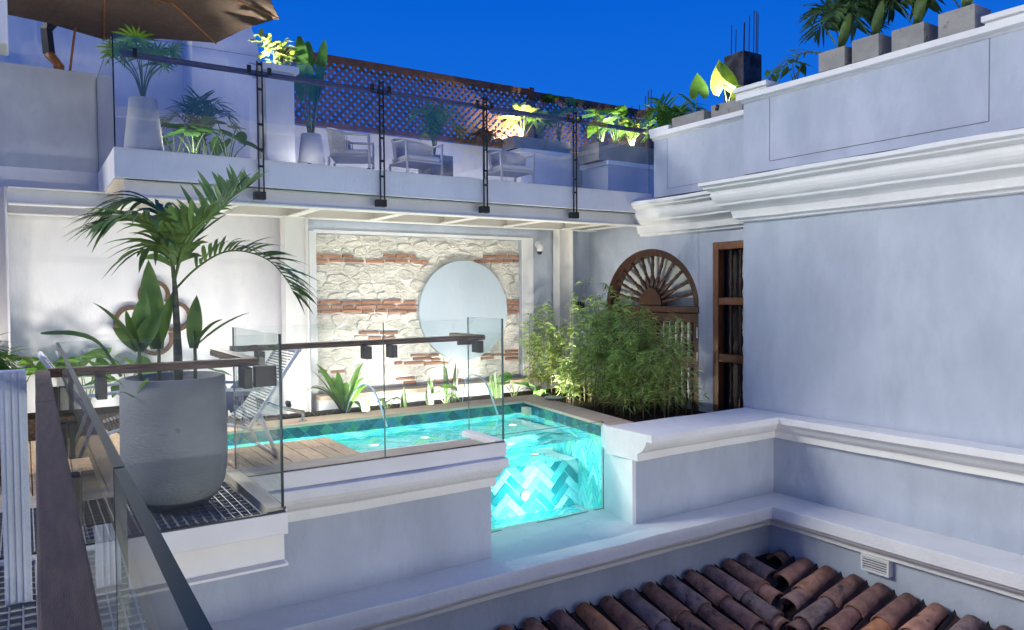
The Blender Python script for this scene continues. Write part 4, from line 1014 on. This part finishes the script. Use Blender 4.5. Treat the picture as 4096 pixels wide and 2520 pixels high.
frond(pm, [(.72,4.55,.068),(.67,4.5,.273),(.596,4.4,.366),(.49,4.3,.405),(.37,4.25,.37)], PG, 22, .26, .0155, .5, .7, True, sd=3, twist=.0, start=.3)
frond(pm, [(.712,4.55,.091),(.723,4.7,.358),(.674,4.8,.509),(.572,4.85,.557),(.46,4.9,.52)], GREENS['palm2'], 20, .25, .0145, .55, .7, True, sd=4, twist=-.1, start=.3)
frond(pm, [(.716,4.55,.091),(.735,4.45,.25),(.775,4.38,.35),(.86,4.32,.43)], PG, 12, .26, .019, .35, .9, True, sd=5, twist=.35, start=.15)
frond(pm, [(.705,4.55,.10),(.685,4.5,.22),(.63,4.42,.27),(.55,4.35,.24)], PG, 11, .24, .018, .5, .8, True, sd=6, twist=.1, start=.15)
MB().tube(bez([(.431,4.5,-.43),(.328,4.4,-.247),(.212,4.3,-.184),(.067,4.2,-.175)],6), [.006,.006,.006,.006,.005,.005,.005,.006,.006,.007,.007,.007,.007,.007,.006,.006,.005,.004,.002], 5, flat=1.8).build('drooping_leaf', GREENS['palm2'], pm)
def sapling(label, x, y, lv, seed):
    p = thing('palm_sapling', label, 'palm', (x,y,-.55), 'young palms in the big planter'); rnd = random.Random(seed)
    MB().tube([(x,y,-.56),(x+.005,y,-.35),(x,y,-.2)], [.012,.010,.006], 7).build('stem', GREENS['stem'], p, smooth=True)
    for (x1,y1,z1,L,w,dr) in lv:
        m = MB(); b = Vector((x,y,-.30)); d = Vector((x1,y1,z1))-b
        blade(m, b, d, d.length, w, dr, 8, side=Vector((1,-.6,0)) if abs(d.x) < .12 else None, shape='lance', fold=.3); m.build('leaf', GREENS[L], p, smooth=True, fix=False)
sapling('young palm with broad pleated leaves at the left of the big planter', .52, 4.52, [(.56,4.5,.03,'palm',.055,.02),(.30,4.42,.08,'palm',.032,.25),(.63,4.44,-.04,'palm',.05,.12),(.46,4.5,-.06,'palm',.026,.05),(.40,4.55,-.1,'palm',.035,.3)], 1)
sapling('young palm with one upright pleated leaf in the middle of the big planter', .63, 4.62, [(.59,4.6,.20,'palm',.07,.0),(.71,4.55,.05,'palm',.034,.05),(.55,4.5,.0,'palm',.04,.25)], 2)
sapling('young palm with a long leaf stretched right in the big planter', .80, 4.50, [(.82,4.5,.0,'palm',.045,.0),(1.10,4.46,-.01,'palm',.036,.22),(.95,4.46,-.03,'palm',.06,.35)], 3)
straps('low broad green shoots at the left rim of the big planter', (.50,4.42,-.55), 5, .2, .02, GREENS['bright'], 9, .3)

# ================================================================ terrace plants and pots
def taperpot(loc, r0, r1, h, label, mat_=CONC_W):
    t = thing('planter_pot', label, 'planter', loc, None); x,y,z = loc
    MB().lathe([(r0*.96,0),(r0,.02),(r1,h),(r1-.015,h+.004),(r1-.02,h-.05),(.01,h-.05)], loc, 28).build('pot', mat_, t, smooth=True)
    MB().lathe([(.001,h-.045),(r1-.022,h-.045),(r1-.022,h-.047)], loc, 16).build('soil', SOIL, t)
taperpot((1.03,8.15,1.372), .185, .125, .55, 'tapered grey white pot under the fan palm at the terrace corner')
p = thing('fan_palm', 'fan palm with pale green spiky leaves in the tapered corner pot', 'palm', (1.03,8.15,1.86)); fanpalm(p, (1.03,8.15,1.87), .60, 13, .30, GREENS['bright'], 3)
for i in range(4):
    bb = [(1.5,8.25),(1.68,8.4),(1.86,8.3),(1.36,8.45)][i]
    earplant(['elephant ear plant second from the tapered corner pot','elephant ear plant third from the tapered corner pot','elephant ear plant nearest the white pedestal on the terrace','low elephant ear plant right beside the tapered corner pot'][i], (bb[0],bb[1],1.372), 6, .42, .20, .22, GREENS['ear'], 10+i, 'elephant ears on the terrace')
p = thing('feather_palm', 'dark bluish palm behind the elephant ears on the terrace', 'palm', (1.75,9.3,1.372)); palmtuft(p, (1.75,9.3,1.4), .95, 8, .42, GREENS['palm2'], .2, .012, 5)
taperpot((2.80,8.45,1.372), .165, .11, .45, 'tapered white pot holding the tall banana plant')
p = thing('banana_plant', 'tall banana plant with upright paddle leaves in a tapered white pot', 'plant', (2.80,8.45,1.8)); rnd = random.Random(8)
for dx, dy, h, L, w in ((-.10,.0,.60,.52,.075),(.0,.05,.58,.52,.07),(.14,-.02,.56,.56,.06),(-.03,-.06,.40,.42,.06),(.1,.06,.35,.4,.055),(-.14,.05,.38,.35,.05)):
    b0 = Vector((2.80+dx*.15,8.45+dy*.15,1.81)); b1 = b0+Vector((dx*.5,dy*.5,h))
    st = MB().tube([b0,b0.lerp(b1,.5),b1], [.013,.009,.006], 6).build('petiole', GREENS['stem'], p, smooth=True)
    m = MB(); blade(m, b1, (dx*1.0,dy,1), L, w*1.0, .03, 8, side=Vector((1,-.5,0)), shape='pad'); m.build('leaf', GREENS['ear'], st, smooth=True, fix=False)
def flowerplant(label, base, seed):
    p = thing('lit_plant', label, 'plant', base); rnd = random.Random(seed); b = Vector(base)
    for i in range(80):
        a = rnd.uniform(0,6.28); e_ = rnd.uniform(.1,1.5); m = MB(); q = b+Vector((rnd.uniform(-.17,.2),rnd.uniform(-.1,.1),rnd.uniform(.0,.30)))
        blade(m, q, (math.cos(a),math.sin(a),e_), rnd.uniform(.08,.16), .026, .3, 3, shape='lance'); m.build('leaf', GREENS['yel'], p, smooth=True, fix=False)
    for i in range(3): MB().tube([b, b+Vector((rnd.uniform(-.06,.06),rnd.uniform(-.05,.05),.25))], .005, 5).build('stem', GREENS['stem'], p)
flowerplant('bushy plant lit to white on top of the terrace pedestal', (2.38,8.36,2.49), 4)
def boxplanter(x0,x1,y0,y1,z,h,label,group=None):
    t = thing('concrete_planter', label, 'planter', ((x0+x1)/2,(y0+y1)/2,z), group)
    w = .022; m = MB().box(x0,x1,y0,y0+w,z,z+h).box(x0,x1,y1-w,y1,z,z+h).box(x0,x0+w,y0+w,y1-w,z,z+h).box(x1-w,x1,y0+w,y1-w,z,z+h)
    m.build('shell', CONC, t); MB().box(x0+w,x1-w,y0+w,y1-w,z+.01,z+h-.03).build('soil', SOIL, t)
boxplanter(4.92,5.30,9.65,10.03,1.372,.62,'square pale concrete planter behind the forward facing rope chair')
p = thing('feather_palm', 'palm in the square concrete planter behind the rope chair', 'palm', (5.1,9.85,1.95)); palmtuft(p, (5.1,9.85,1.96), .80, 9, .45, GREENS['ear'], .2, .012, 6)
boxplanter(6.88,8.05,10.42,10.8,2.402,.20,'long weathered concrete trough on the back right terrace wall')
boxplanter(8.06,9.6,9.66,10.2,2.192,.30,'long weathered concrete trough next to the house parapet')
LG = 'uplit elephant ears in the concrete troughs'
earplant('elephant ear plant lit to white at the left end of the long trough', (7.15,10.55,2.58), 10, .55, .24, .30, GREENS['yel'], 41, LG)
earplant('elephant ear plant second from the left in the back trough', (7.5,10.55,2.58), 9, .48, .22, .26, GREENS['bright'], 42, LG)
earplant('tall dark elephant ear plant rising above the lattice', (7.9,10.55,2.58), 8, .85, .20, .30, GREENS['ear'], 43, LG)
earplant('elephant ear plant with pale veined leaves at the left of the right trough', (8.25,9.85,2.47), 9, .58, .22, .28, GREENS['bright'], 44, LG)
earplant('elephant ear plant in the middle of the right trough', (8.6,9.85,2.47), 9, .54, .22, .28, GREENS['bright'], 45, LG)
earplant('elephant ear plant lit to white beside the house parapet end', (8.95,9.85,2.47), 9, .50, .2, .26, GREENS['yel'], 46, LG)
p = thing('maroon_plant', 'dark wine red plant lying low behind the third rope chair', 'plant', (6.35,10.3,2.2)); palmtuft(p, (6.35,10.45,2.3), .35, 7, .35, mat('leaf_maroon',(.06,.02,.012),(.03,.01,.008),rough=.5), .14, .014, 9)
p = thing('feather_palm', 'bushy palm lit yellow green where the lattice meets the house parapet', 'palm', (9.3,9.3,2.2)); palmtuft(p, (9.25,9.2,2.25), .95, 16, .50, GREENS['bright'], .30, .016, 12)

# planters along the roof parapet
RPG = 'concrete planters along the roof parapet'
for i, (y0,y1,lb) in enumerate(((4.383,4.665,'square concrete planter leftmost in the row of four on the roof parapet'),(4.035,4.303,'square concrete planter second from the left on the roof parapet'),(3.615,3.91,'square concrete planter third from the left on the roof parapet'),(3.19,3.49,'square concrete planter rightmost in the row of four on the roof parapet'))):
    boxplanter(6.762,7.04,y0,y1,2.187,.19+.02*(i%2),lb,RPG)
boxplanter(6.80,7.06,2.40,2.72,2.263,.18,'square concrete planter on the cap block in the top right corner')
PPG = 'palms in the roof parapet planters'
for i, y in enumerate((4.52,4.17,3.76,3.34)):
    p = thing('parlour_palm', ['leafy palm in the leftmost roof planter, fronds drooping left','leafy palm in the second roof planter','broad leaved palm in the third roof planter','palm stems in the fourth roof planter'][i], 'palm', (6.90,y,2.36), PPG)
    palmtuft(p, (6.90,y,2.36), (.52,.62,.62,.7)[i], (11,9,8,7)[i], (.36,.3,.28,.25)[i], GREENS['palm2'] if i != 2 else GREENS['palm'], .22, .018 if i else .016, 20+i, n=12)
    if i == 0:
        frond(p, [(6.9,4.6,2.36),(6.88,4.78,2.44),(6.86,4.98,2.46),(6.84,5.2,2.36)], GREENS['palm'], 12, .14, .012, .3, .5, False, sd=77)
    for j in range(3):
        a = i*2+j*2.1; m = MB(); blade(m, (6.9,y,2.36), (math.cos(a)*.5,math.sin(a)*.5,1), .42, .05, .1, 7, shape='pad'); m.build('leaf', GREENS['palm'], p, smooth=True, fix=False)
straps('low leaves in the top right corner planter', (6.9,2.6,2.43), 7, .2, .035, GREENS['ear'], 51, .5)
earplant('small elephant ear plant right of the bright lit leaf on the roof parapet', (7.0,5.12,2.19), 4, .30, .12, .12, GREENS['ear'], 61, 'small elephant ears on the roof parapet')
earplant('small elephant ear plant behind the left cap block of the roof parapet', (7.15,5.5,2.25), 4, .22, .10, .10, GREENS['bright'], 62, 'small elephant ears on the roof parapet')
boxplanter(7.42,7.62,6.785,7.35,2.187,.15,'long low concrete planter on the recessed parapet, left of the pair')
boxplanter(7.42,7.62,6.165,6.66,2.187,.17,'long low concrete planter on the recessed parapet, with the bright lit leaf')
p = thing('elephant_ear_plant', 'elephant ear with three tall pale leaves in the left low planter', 'plant', (7.52,7.0,2.30)); 
for i,(y,z,s) in enumerate(((6.95,2.62,.28),(7.12,2.52,.25),(7.26,2.42,.22))): earleaf(p, (7.52,7.03,2.30), (7.5,y,z), s, GREENS['bright'] if i != 1 else GREENS['ear'], face=(-.25,-.15,.9) if i == 0 else (-.3,.5,.6), sd=70+i)
p = thing('elephant_ear_plant', 'elephant ear leaf lit to pure white in the low planter by the dark column', 'plant', (7.52,6.5,2.33))
for i,(y,z,s) in enumerate(((6.52,2.60,.38),(6.36,2.50,.28),(6.28,2.42,.18))): earleaf(p, (7.52,6.48,2.33), (7.48,y,z), s, GREENS['yel'], face=(-.4,(-.2,.6,-.5)[i],.7), sd=80+i)
t = thing('concrete_stub_column', 'dark unfinished concrete column with bare rebar behind the parapet', 'column', (12.3,10,2))
MB().box(11.95,12.5,9.9,10.4,1.0,4.72).build('shaft', CONC_DK, t, bevel=.02)
RB = mat('rebar',(.03,.035,.06),(.02,.025,.04),rough=.8)
for x,y,h in ((12.0,9.95,.55),(12.05,10.3,.62),(12.16,9.95,.72),(12.18,10.3,.55),(12.30,9.95,.85),(12.32,10.2,.7),(12.42,9.95,.8),(12.5,10.05,.9)): MB().tube([(x,y,4.6),(x+.02,y,4.72+h)], .011, 5).build('rebar', RB, t)
t = thing('rebar_bundle', 'thin rebar ends sticking up behind the lattice end', 'rebar', (13,14,3))
for x,h in ((12.6,.1),(12.75,.25),(13.0,.3),(13.2,.55),(13.3,.7),(13.4,.75)): MB().tube([(x,14,2.5),(x,14,4.35+h)], .012, 5).build('rebar', RB, t)
MB().box(12.5,13.5,13.9,14.2,1,4.2).build('concrete_core', CONC_DK, t)

# ================================================================ pool side plants
bam = random.Random(21)
def feet(n, x0,x1,y0,y1, zfun):
    F=[]; H=[]
    for i in range(n):
        x, y = bam.uniform(x0,x1), bam.uniform(y0,y1); F.append((x,y,-1.42)); H.append(zfun(x,y)*bam.choice((.6,.75,.85,.95,1.0,1.12,1.22)))
    return F, H
F, H = feet(15, 6.05,6.5,8.38,8.85, lambda x,y: 1.0); bamboo('small bamboo clump in front of the right steel column', F, H, 42, 31)
F, H = feet(20, 5.75,6.4,6.95,7.45, lambda x,y: 1.2); bamboo('tallest bamboo clump left of the arched door', F, H, 50, 32)
F, H = feet(22, 5.65,6.5,6.35,7.0, lambda x,y: 1.12); bamboo('dense bamboo clump in front of the arched door', F, H, 50, 33)
F, H = feet(20, 5.6,6.4,5.95,6.45, lambda x,y: .88); bamboo('lower bamboo clump right of the arched door middle', F, H, 38, 34)
F, H = feet(7, 5.8,6.3,7.0,7.5, lambda x,y: 1.42); bamboo('few tall thin bamboo canes rising above the clump left of the door', F, H, 16, 36)
F, H = feet(4, 5.62,5.75,7.3,7.5, lambda x,y: .5); bamboo('short bamboo sprig at the pool coping corner', F, H, 40, 35)
straps('large bright green strap leaf plant at the left of the pool bed', (3.05,8.2,-1.40), 17, 1.05, .046, GREENS['bright'], 5, .55, 2.2)
straps('thin leaved dark grass beside the large strap leaf plant', (2.75,8.05,-1.43), 14, .32, .008, GREENS['palm'], 6, .7, .9)
snake('snake plant leaf alone left of the middle of the pool bed', (3.86,8.3,-1.43), 2, .34, 1); snake('pair of snake plants beside the broad leaf in the pool bed', (4.22,8.35,-1.43), 6, .42, 2)
snake('tallest snake plant in the middle of the pool bed', (4.52,8.35,-1.43), 5, .62, 3); snake('group of snake plants under the right water jet', (5.25,8.45,-1.43), 9, .42, 4); snake('small snake plants left in the pool bed', (3.35,8.25,-1.43), 4, .26, 5)
earplant('broad round leaves among the snake plants', (4.36,8.2,-1.43), 5, .26, .12, .17, GREENS['bright'], 63, 'broad leaf plants in the pool bed')
earplant('broad dark leaves under the right water jet', (5.45,8.3,-1.43), 5, .34, .14, .2, GREENS['ear'], 64, 'broad leaf plants in the pool bed')
earplant('low feathery green plant left of the middle of the pool bed', (3.62,8.25,-1.43), 6, .20, .10, .11, GREENS['palm'], 65, 'broad leaf plants in the pool bed')
straps('strap leaf plant with one long arching leaf at the right of the pool bed', (5.85,8.3,-1.43), 7, .55, .030, GREENS['ear'], 66, .9, 1.2)
# bed along the white wall
for i,x in enumerate((-.1,.25,.55,.95,1.3,1.7)):
    earplant(['yellow green banana like plant','broad yellow green plant','tall yellow green plant','yellow green plant','low yellow green plant','dark green plant'][i]+[' at the far left of the white wall',' second from the left along the white wall',' third from the left along the white wall',' behind the big planter along the white wall',' fifth from the left along the white wall',' next to the left steel column'][i], (x,9.2,-1.25), 7, (.62,.55,.6,.5,.4,.35)[i], .22, .27, GREENS['bright' if i < 5 else 'ear'], 90+i, 'plants along the white wall')

# water jets
WJ = glassmat('jet_water', (.75,.93,.97), 1.33)
JW = mat('jet_foam', (.75,.9,.95), (.6,.82,.9), rough=.2, bump=0)
for lab, P in (('arching water jet falling into the left of the pool', [(2.98,7.95,-1.33),(3.03,7.9,-1.12),(3.13,7.8,-1.0),(3.21,7.65,-1.10),(3.26,7.48,-1.44)]),('arching water jet falling into the right of the pool', [(4.46,7.95,-1.33),(4.48,7.9,-1.08),(4.53,7.8,-.99),(4.60,7.62,-1.08),(4.66,7.46,-1.44)])):
    j = thing('water_jet', lab, 'water jet', P[0], 'water jets of the pool'); c = bez(P,6)
    MB().tube(c, [.006+.006*i/(len(c)-1) for i in range(len(c))], 6).build('stream', JW, j, smooth=True)
    MB().lathe([(.014,0),(.014,.05),(.008,.06)], Vector(P[0])-Vector((0,0,.07)), 10).build('nozzle', CHROME, j)

# ================================================================ loungers, emblem and small things
def lounger(label, ox, oy, flip=1, z=-1.23):
    t = thing('lounge_chair', label, 'chair', (ox,oy,z), 'corded lounge chairs on the pool deck'); f = flip
    X = lambda x: ox+f*x
    y0, y1 = oy-.29, oy+.29
    seat0, seat1, top = (X(-.42),z+.36), (X(.02),z+.24), (X(.40),z+.80)
    for y in (y0,y1):
        MB().tube([(seat0[0],y,seat0[1]),(seat1[0],y,seat1[1]),(top[0],y,top[1])], .016, 8).build('side_rail', WHITEP, t, smooth=True)
        MB().tube([(X(.10),y,z+.34),(X(.22),y,z+.015)], .014, 8).build('leg', WHITEP, t, smooth=True)
        MB().tube([(X(-.30),y,z+.33),(X(-.38),y,z+.015)], .014, 8).build('leg', WHITEP, t, smooth=True)
        MB().tube([(X(-.34),y,z+.30),(X(-.33),y,z+.55),(X(.15),y,z+.52)], .013, 8).build('arm', WHITEP, t, smooth=True)
    MB().tube([(top[0],y0-.02,top[1]),(top[0],y1+.02,top[1])], .018, 8).build('head_bar', WHITEP, t, smooth=True)
    MB().tube([(seat0[0],y0,seat0[1]),(seat0[0],y1,seat0[1])], .016, 8).build('front_bar', WHITEP, t, smooth=True)
    MB().tube([(X(.22),y0,z+.015),(X(.22),y1,z+.015)], .012, 8).build('foot_bar', WHITEP, t, smooth=True)
    m = MB()
    for (a,b,nn) in ((seat0,seat1,18),(seat1,top,30)):
        for i in range(nn):
            u = (i+.5)/nn; x = a[0]+(b[0]-a[0])*u; zz = a[1]+(b[1]-a[1])*u; m.tube([(x,y0,zz+.012),(x,y1,zz+.012)], .0045, 4, cap=False)
    m.build('cords', CORD_B, t, kind='stuff'); return t
lounger('corded lounge chair between the big planter and the pool', 1.36, 5.98)
lounger('corded lounge chair half hidden behind the left of the big planter', .50, 6.35, -1)
pl = thing('pillow', 'navy striped pillow on the lounge chair beside the pool', 'pillow', (1.30,6.02,-.92))
m = MB(); vs=[]; 
for i in range(7):
    for j in range(7):
        a, b = i/6-.5, j/6-.5; h = .05*(1-(2*a)**4)*(1-(2*b)**4); vs.append((a,b,h))
for i in range(7):
    for j in range(7):
        a, b = i/6-.5, j/6-.5; h = .05*(1-(2*a)**4)*(1-(2*b)**4); vs.append((a,b,-h))
fs = [(i*7+j,(i+1)*7+j,(i+1)*7+j+1,i*7+j+1) for i in range(6) for j in range(6)]+[(49+i*7+j,49+i*7+j+1,49+(i+1)*7+j+1,49+(i+1)*7+j) for i in range(6) for j in range(6)]
mm = Matrix.Translation((1.38,6.05,-.78)) @ Matrix.Rotation(R(-52),4,'Y') @ Matrix.Diagonal((.26,.42,1,1))
m.add([mm @ Vector(v) for v in vs], fs).build('cover', NAVY, pl, smooth=True)
st = thing('side_table', 'small blue grey round tray table behind the big planter', 'table', (.86,6.7,-1.23))
MB().lathe([(.17,0),(.18,.01),(.18,.04),(.17,.042),(.165,.015),(.01,.012)], (.80,6.7,-.80), 24).build('tray', mat('tray_blue',(.18,.22,.3)), st, smooth=True)
for a in (0,2.1,4.2): MB().tube([(.80+.13*math.cos(a),6.7+.13*math.sin(a),-.80),(.80+.15*math.cos(a),6.7+.15*math.sin(a),-1.228)], .009, 6).build('leg', WHITEP, st)
c = thing('chrome_rail', 'short chrome tube rail on the pool coping', 'rail', (2.40,7.75,-1.325))
MB().tube([(2.43,7.72,-1.235),(2.15,7.72,-1.15),(1.95,7.72,-1.05)], .022, 10).build('tube', CHROME, c, smooth=True)
MB().lathe([(.045,0),(.045,.012),(.016,.016),(.016,.09)], (2.42,7.72,-1.324), 14).build('foot', CHROME, c)
MB().lathe([(.045,0),(.045,.012),(.016,.016),(.016,.27)], (1.97,7.72,-1.324), 14).build('foot', CHROME, c)
# wooden emblem of open loops on the white wall
e = thing('wall_emblem', 'wooden emblem of open interlocking loops on the white wall', 'emblem', (1.25,9.53,-.3))
def loop(cx, cz, r, a0, a1, w=.045):
    k = 24; A = [R(a0+(a1-a0)*i/k) for i in range(k+1)]; m = MB()
    for p, q in zip(A, A[1:]):
        m.prism([(cx+r*math.cos(p),cz+r*math.sin(p)),(cx+r*math.cos(q),cz+r*math.sin(q)),(cx+(r-w)*math.cos(q),cz+(r-w)*math.sin(q)),(cx+(r-w)*math.cos(p),cz+(r-w)*math.sin(p))], 9.49, 9.53, 'y')
    m.build('loop', EMB, e)
loop(1.03,-.295,.18,55,285); loop(1.27,.01,.17,-35,215); loop(1.49,-.25,.18,-120,125); loop(1.275,-.50,.195,200,380)
# rattan basket chair edge and palm at far left
t = thing('rattan_basket', 'woven rattan basket planter cut by the left edge', 'basket', (-.32,6.0,-1.23))
m = MB()
for i in range(22):
    z = -1.22+i*.024; r_ = .24+.05*math.sin(i/21*math.pi); c_ = [(-.36+r_*math.cos(2*math.pi*j/20), 6.0+r_*math.sin(2*math.pi*j/20), z) for j in range(21)]; m.tube(c_, .011, 5, cap=False)
m.build('weave', RATTAN, t, smooth=True, kind='stuff'); MB().lathe([(.2,-1.22),(.26,-1.0),(.22,-.75),(.01,-.75)], (-.36,6.0,0), 20).build('liner', mat('liner',(.05,.03,.02)), t)
p = thing('feather_palm', 'bright palm leaves at the left edge behind the white post', 'palm', (-.36,6.0,-.75)); palmtuft(p, (-.36,6.0,-.76), .50, 9, .42, GREENS['bright'], .2, .016, 15)
MB  # end of plants

# ================================================================ lit lamps of the place, and added fill lamps
def spot(name, label, loc, aim, watt, angle, col=(1,.93,.82), size=.02, fixture=True, blend=.6, cat='lamp', grp=None):
    loc, aim = Vector(loc), Vector(aim); d = (aim-loc).normalized()
    t = thing(name, label, cat, loc, grp)
    q = d.to_track_quat('Z','Y').to_matrix().to_4x4()
    MB().lathe([(.022,-.07),(.03,-.06),(.034,0),(.03,0),(.026,-.012),(.001,-.012)], loc-d*.012, 14, mat=q).build('housing', BLACK, t, smooth=True)
    MB().lathe([(.001,0),(.026,0),(.026,.001)], loc-d*.016, 14, mat=q).build('lens', emit('lens_glow', col, 8.0), t)
    l = bpy.data.lights.new('spot','SPOT'); l.energy = watt; l.spot_size = R(angle); l.spot_blend = blend; l.color = col; l.shadow_soft_size = size
    l.cycles.use_multiple_importance_sampling = False
    o = bpy.data.objects.new('bulb', l); COL.objects.link(o); o.parent = t; o.matrix_parent_inverse = Matrix.Translation(-loc)
    o.matrix_basis = Matrix.Translation(loc+d*.01) @ d.to_track_quat('-Z','Y').to_matrix().to_4x4(); return t
UG = 'ground uplights under the terrace'
for i, x in enumerate((-.35,.35,1.1,1.85,2.45)):
    spot('uplight', 'small black uplight %s in the bed along the white wall' % ('at the far left','second from the left','in the middle','fourth from the left','next to the steel column')[i], (x,8.35,-1.20), (x+.05,9.6,-.35), 36, 170, (1,.94,.88), .06, grp=UG)
for i, x in enumerate((3.35,4.15,5.0,5.75)):
    spot('uplight', 'small black uplight %s in the bed behind the pool' % ('at the left','second from the left','third from the left','at the right')[i], (x,8.08,-1.36), (x+.1,9.2,-.30), 70, 170, (1,.95,.86), .05, grp=UG)
spot('uplight', 'added uplight brightening the bamboo, beside the pool coping', (5.55,7.75,-1.36), (6.3,7.2,-.4), 110, 130, (1,.95,.85), .03, grp=UG)  # lamp added to brighten the bamboo
for i, x in enumerate((1.05,1.45,2.2,3.2)):
    spot('downlight', 'small ceiling downlight under the terrace, %s' % ('leftmost','second from the left','third from the left','above the left steel column')[i], (x,8.4,1.07), (x-.1,6.0,-1.2), 140, 95, (1,.93,.84), .04, grp='ceiling downlights under the terrace')
for i, x in enumerate((1.45,2.62,3.3,4.1,5.5)):
    spot('fill_light', 'added fill light behind the terrace slab edge, %s' % ('leftmost','beside the pedestal','beside the banana pot','in front of the first rope chair','in front of the square planter')[i], (x,8.0,1.39), (x,9.4,1.95), (16,4,5,9,9)[i], 160, (1,.95,.88), .04, grp='added fill lights on the terrace')  # added lamps, out of sight, that brighten the terrace behind the glass
for i, x in enumerate((3.3,4.4,5.5,6.5)):
    spot('fill_light', 'added fill light at the foot of the lattice wall, %s' % ('leftmost','second from the left','third from the left','rightmost')[i], (x,10.1,1.42), (x,10.86,2.3), 15, 165, (1,.93,.84), .05, grp='added fill lights on the terrace')  # more added lamps, hidden from view, for the low wall and lattice
PGR = 'plant spotlights on the terrace'
spot('plant_spot', 'small spotlight under the pedestal plant', (2.30,8.30,2.50), (2.40,8.38,2.75), 60, 150, (1,.95,.82), .02, grp=PGR)
spot('plant_spot', 'small spotlight in the left end of the back trough', (7.02,10.50,2.60), (6.95,10.75,3.0), 190, 165, (1,.82,.52), .02, grp=PGR)
spot('plant_spot', 'small spotlight in the right end of the right trough', (8.95,9.72,2.50), (8.9,9.95,2.9), 90, 150, (1,.95,.75), .02, grp=PGR)
spot('plant_spot', 'small spotlight under the white lit leaf on the recessed parapet', (7.44,6.55,2.36), (7.5,6.48,2.65), 50, 150, (1,.97,.85), .02, grp=PGR)
spot('plant_spot', 'small spotlight in the middle of the right trough', (8.35,9.72,2.50), (8.35,9.95,2.9), 45, 140, (1,.95,.8), .02, grp=PGR)
l = bpy.data.lights.new('bulb','POINT'); l.energy = 14; l.color = (1,.9,.7); l.shadow_soft_size = .05; l.cycles.use_multiple_importance_sampling = False
o = bpy.data.objects.new('bulb', l); COL.objects.link(o); o.parent = u_obj; o.matrix_parent_inverse = Matrix.Translation(-OFF[u_obj.name]); o.location = (.75,8.35,2.84)
# underwater lamps
def poollamp(label, loc, nrm, watt):
    loc, d = Vector(loc), Vector(nrm); t = thing('pool_lamp', label, 'lamp', loc, 'underwater pool lamps'); q = d.to_track_quat('Z','Y').to_matrix().to_4x4()
    MB().lathe([(.056,0),(.056,.01),(.047,.014),(.047,.008),(.001,.008)], loc, 20, mat=q).build('ring', PLAST_W, t)
    MB().lathe([(.001,.009),(.046,.009),(.046,.0095)], loc, 20, mat=q).build('lens', emit('pool_lens', (.9,1,1), 3.0), t)
    l = bpy.data.lights.new('bulb','POINT'); l.energy = watt; l.color = (.85,1,.98); l.shadow_soft_size = .05; l.cycles.use_multiple_importance_sampling = False
    o = bpy.data.objects.new('bulb', l); COL.objects.link(o); o.parent = t; o.matrix_parent_inverse = Matrix.Translation(-loc); o.location = loc+d*.12
poollamp('round white lamp in the tiled riser behind the pool window', (4.30,YR-.007,-2.10), (0,-1,0), 42)
poollamp('round underwater lamp on the shelf left of the middle', (2.95,7.1,ZS), (0,0,1), 75)
poollamp('round underwater lamp on the shelf in the middle', (3.55,7.15,ZS), (0,0,1), 75)
poollamp('round underwater lamp in the far right corner of the pool', (4.7,7.2,ZS), (0,0,1), 75)
poollamp('round underwater lamp at the left end of the pool', (1.9,7.1,ZS), (0,0,1), 80)
# the house behind the camera with its up and down wall sconces (mirrored in the glass railings)
hb = thing('house_wall', 'house wall behind the camera with up and down wall sconces', 'wall', (2,-3.2,-6))
MB().box(-7,9.5,-3.4,-3.0,-6,4.15).build('wall_face', PLASTER, hb)
MB().box(-7,9.5,-3.0,-2.8,3.9,4.1).build('cornice', TRIM, hb)
for lab, x in (('black up and down wall sconce on the house behind, leftmost', .4), ('black up and down wall sconce on the house behind, second', 2.35), ('black up and down wall sconce on the house behind, third', 4.30), ('black up and down wall sconce on the house behind, rightmost', 6.25)):
    loc = (x,-2.9,-1.75); t = thing('wall_sconce', lab, 'sconce', loc, 'wall sconces on the house behind')
    MB().lathe([(.035,-.07),(.045,-.07),(.045,.07),(.035,.07)], loc, 16).build('body', BLACK, t); MB().box(x-.02,x+.02,-2.999,-2.94,-1.78,-1.72).build('arm', BLACK, t)
    for sg in (1,-1):
        l = bpy.data.lights.new('bulb','SPOT'); l.energy = 40; l.color = (1,.95,.88); l.spot_size = R(100); l.spot_blend = .4; l.shadow_soft_size = .03
        o = bpy.data.objects.new('bulb', l); COL.objects.link(o); o.parent = t; o.location = (0,0,.09*sg); o.rotation_euler = (R(180) if sg > 0 else 0,0,0)
    l = bpy.data.lights.new('bulb','POINT'); l.energy = 215; l.color = (1,.98,.90); l.shadow_soft_size = .04  # added bare bulb before each sconce, front fill for the court
    o = bpy.data.objects.new('bulb', l); COL.objects.link(o); o.parent = t; l.cycles.use_multiple_importance_sampling = False; o.location = (0,.12,0)
tag(MB().box(-3,9.5,-1.12,-1.0,-6,-1.84).build('light_blocker', PLASTER), 'unseen light blocker behind the camera, shading the lower court', 'wall')  # added out of view to keep sconce light off roof and court wall
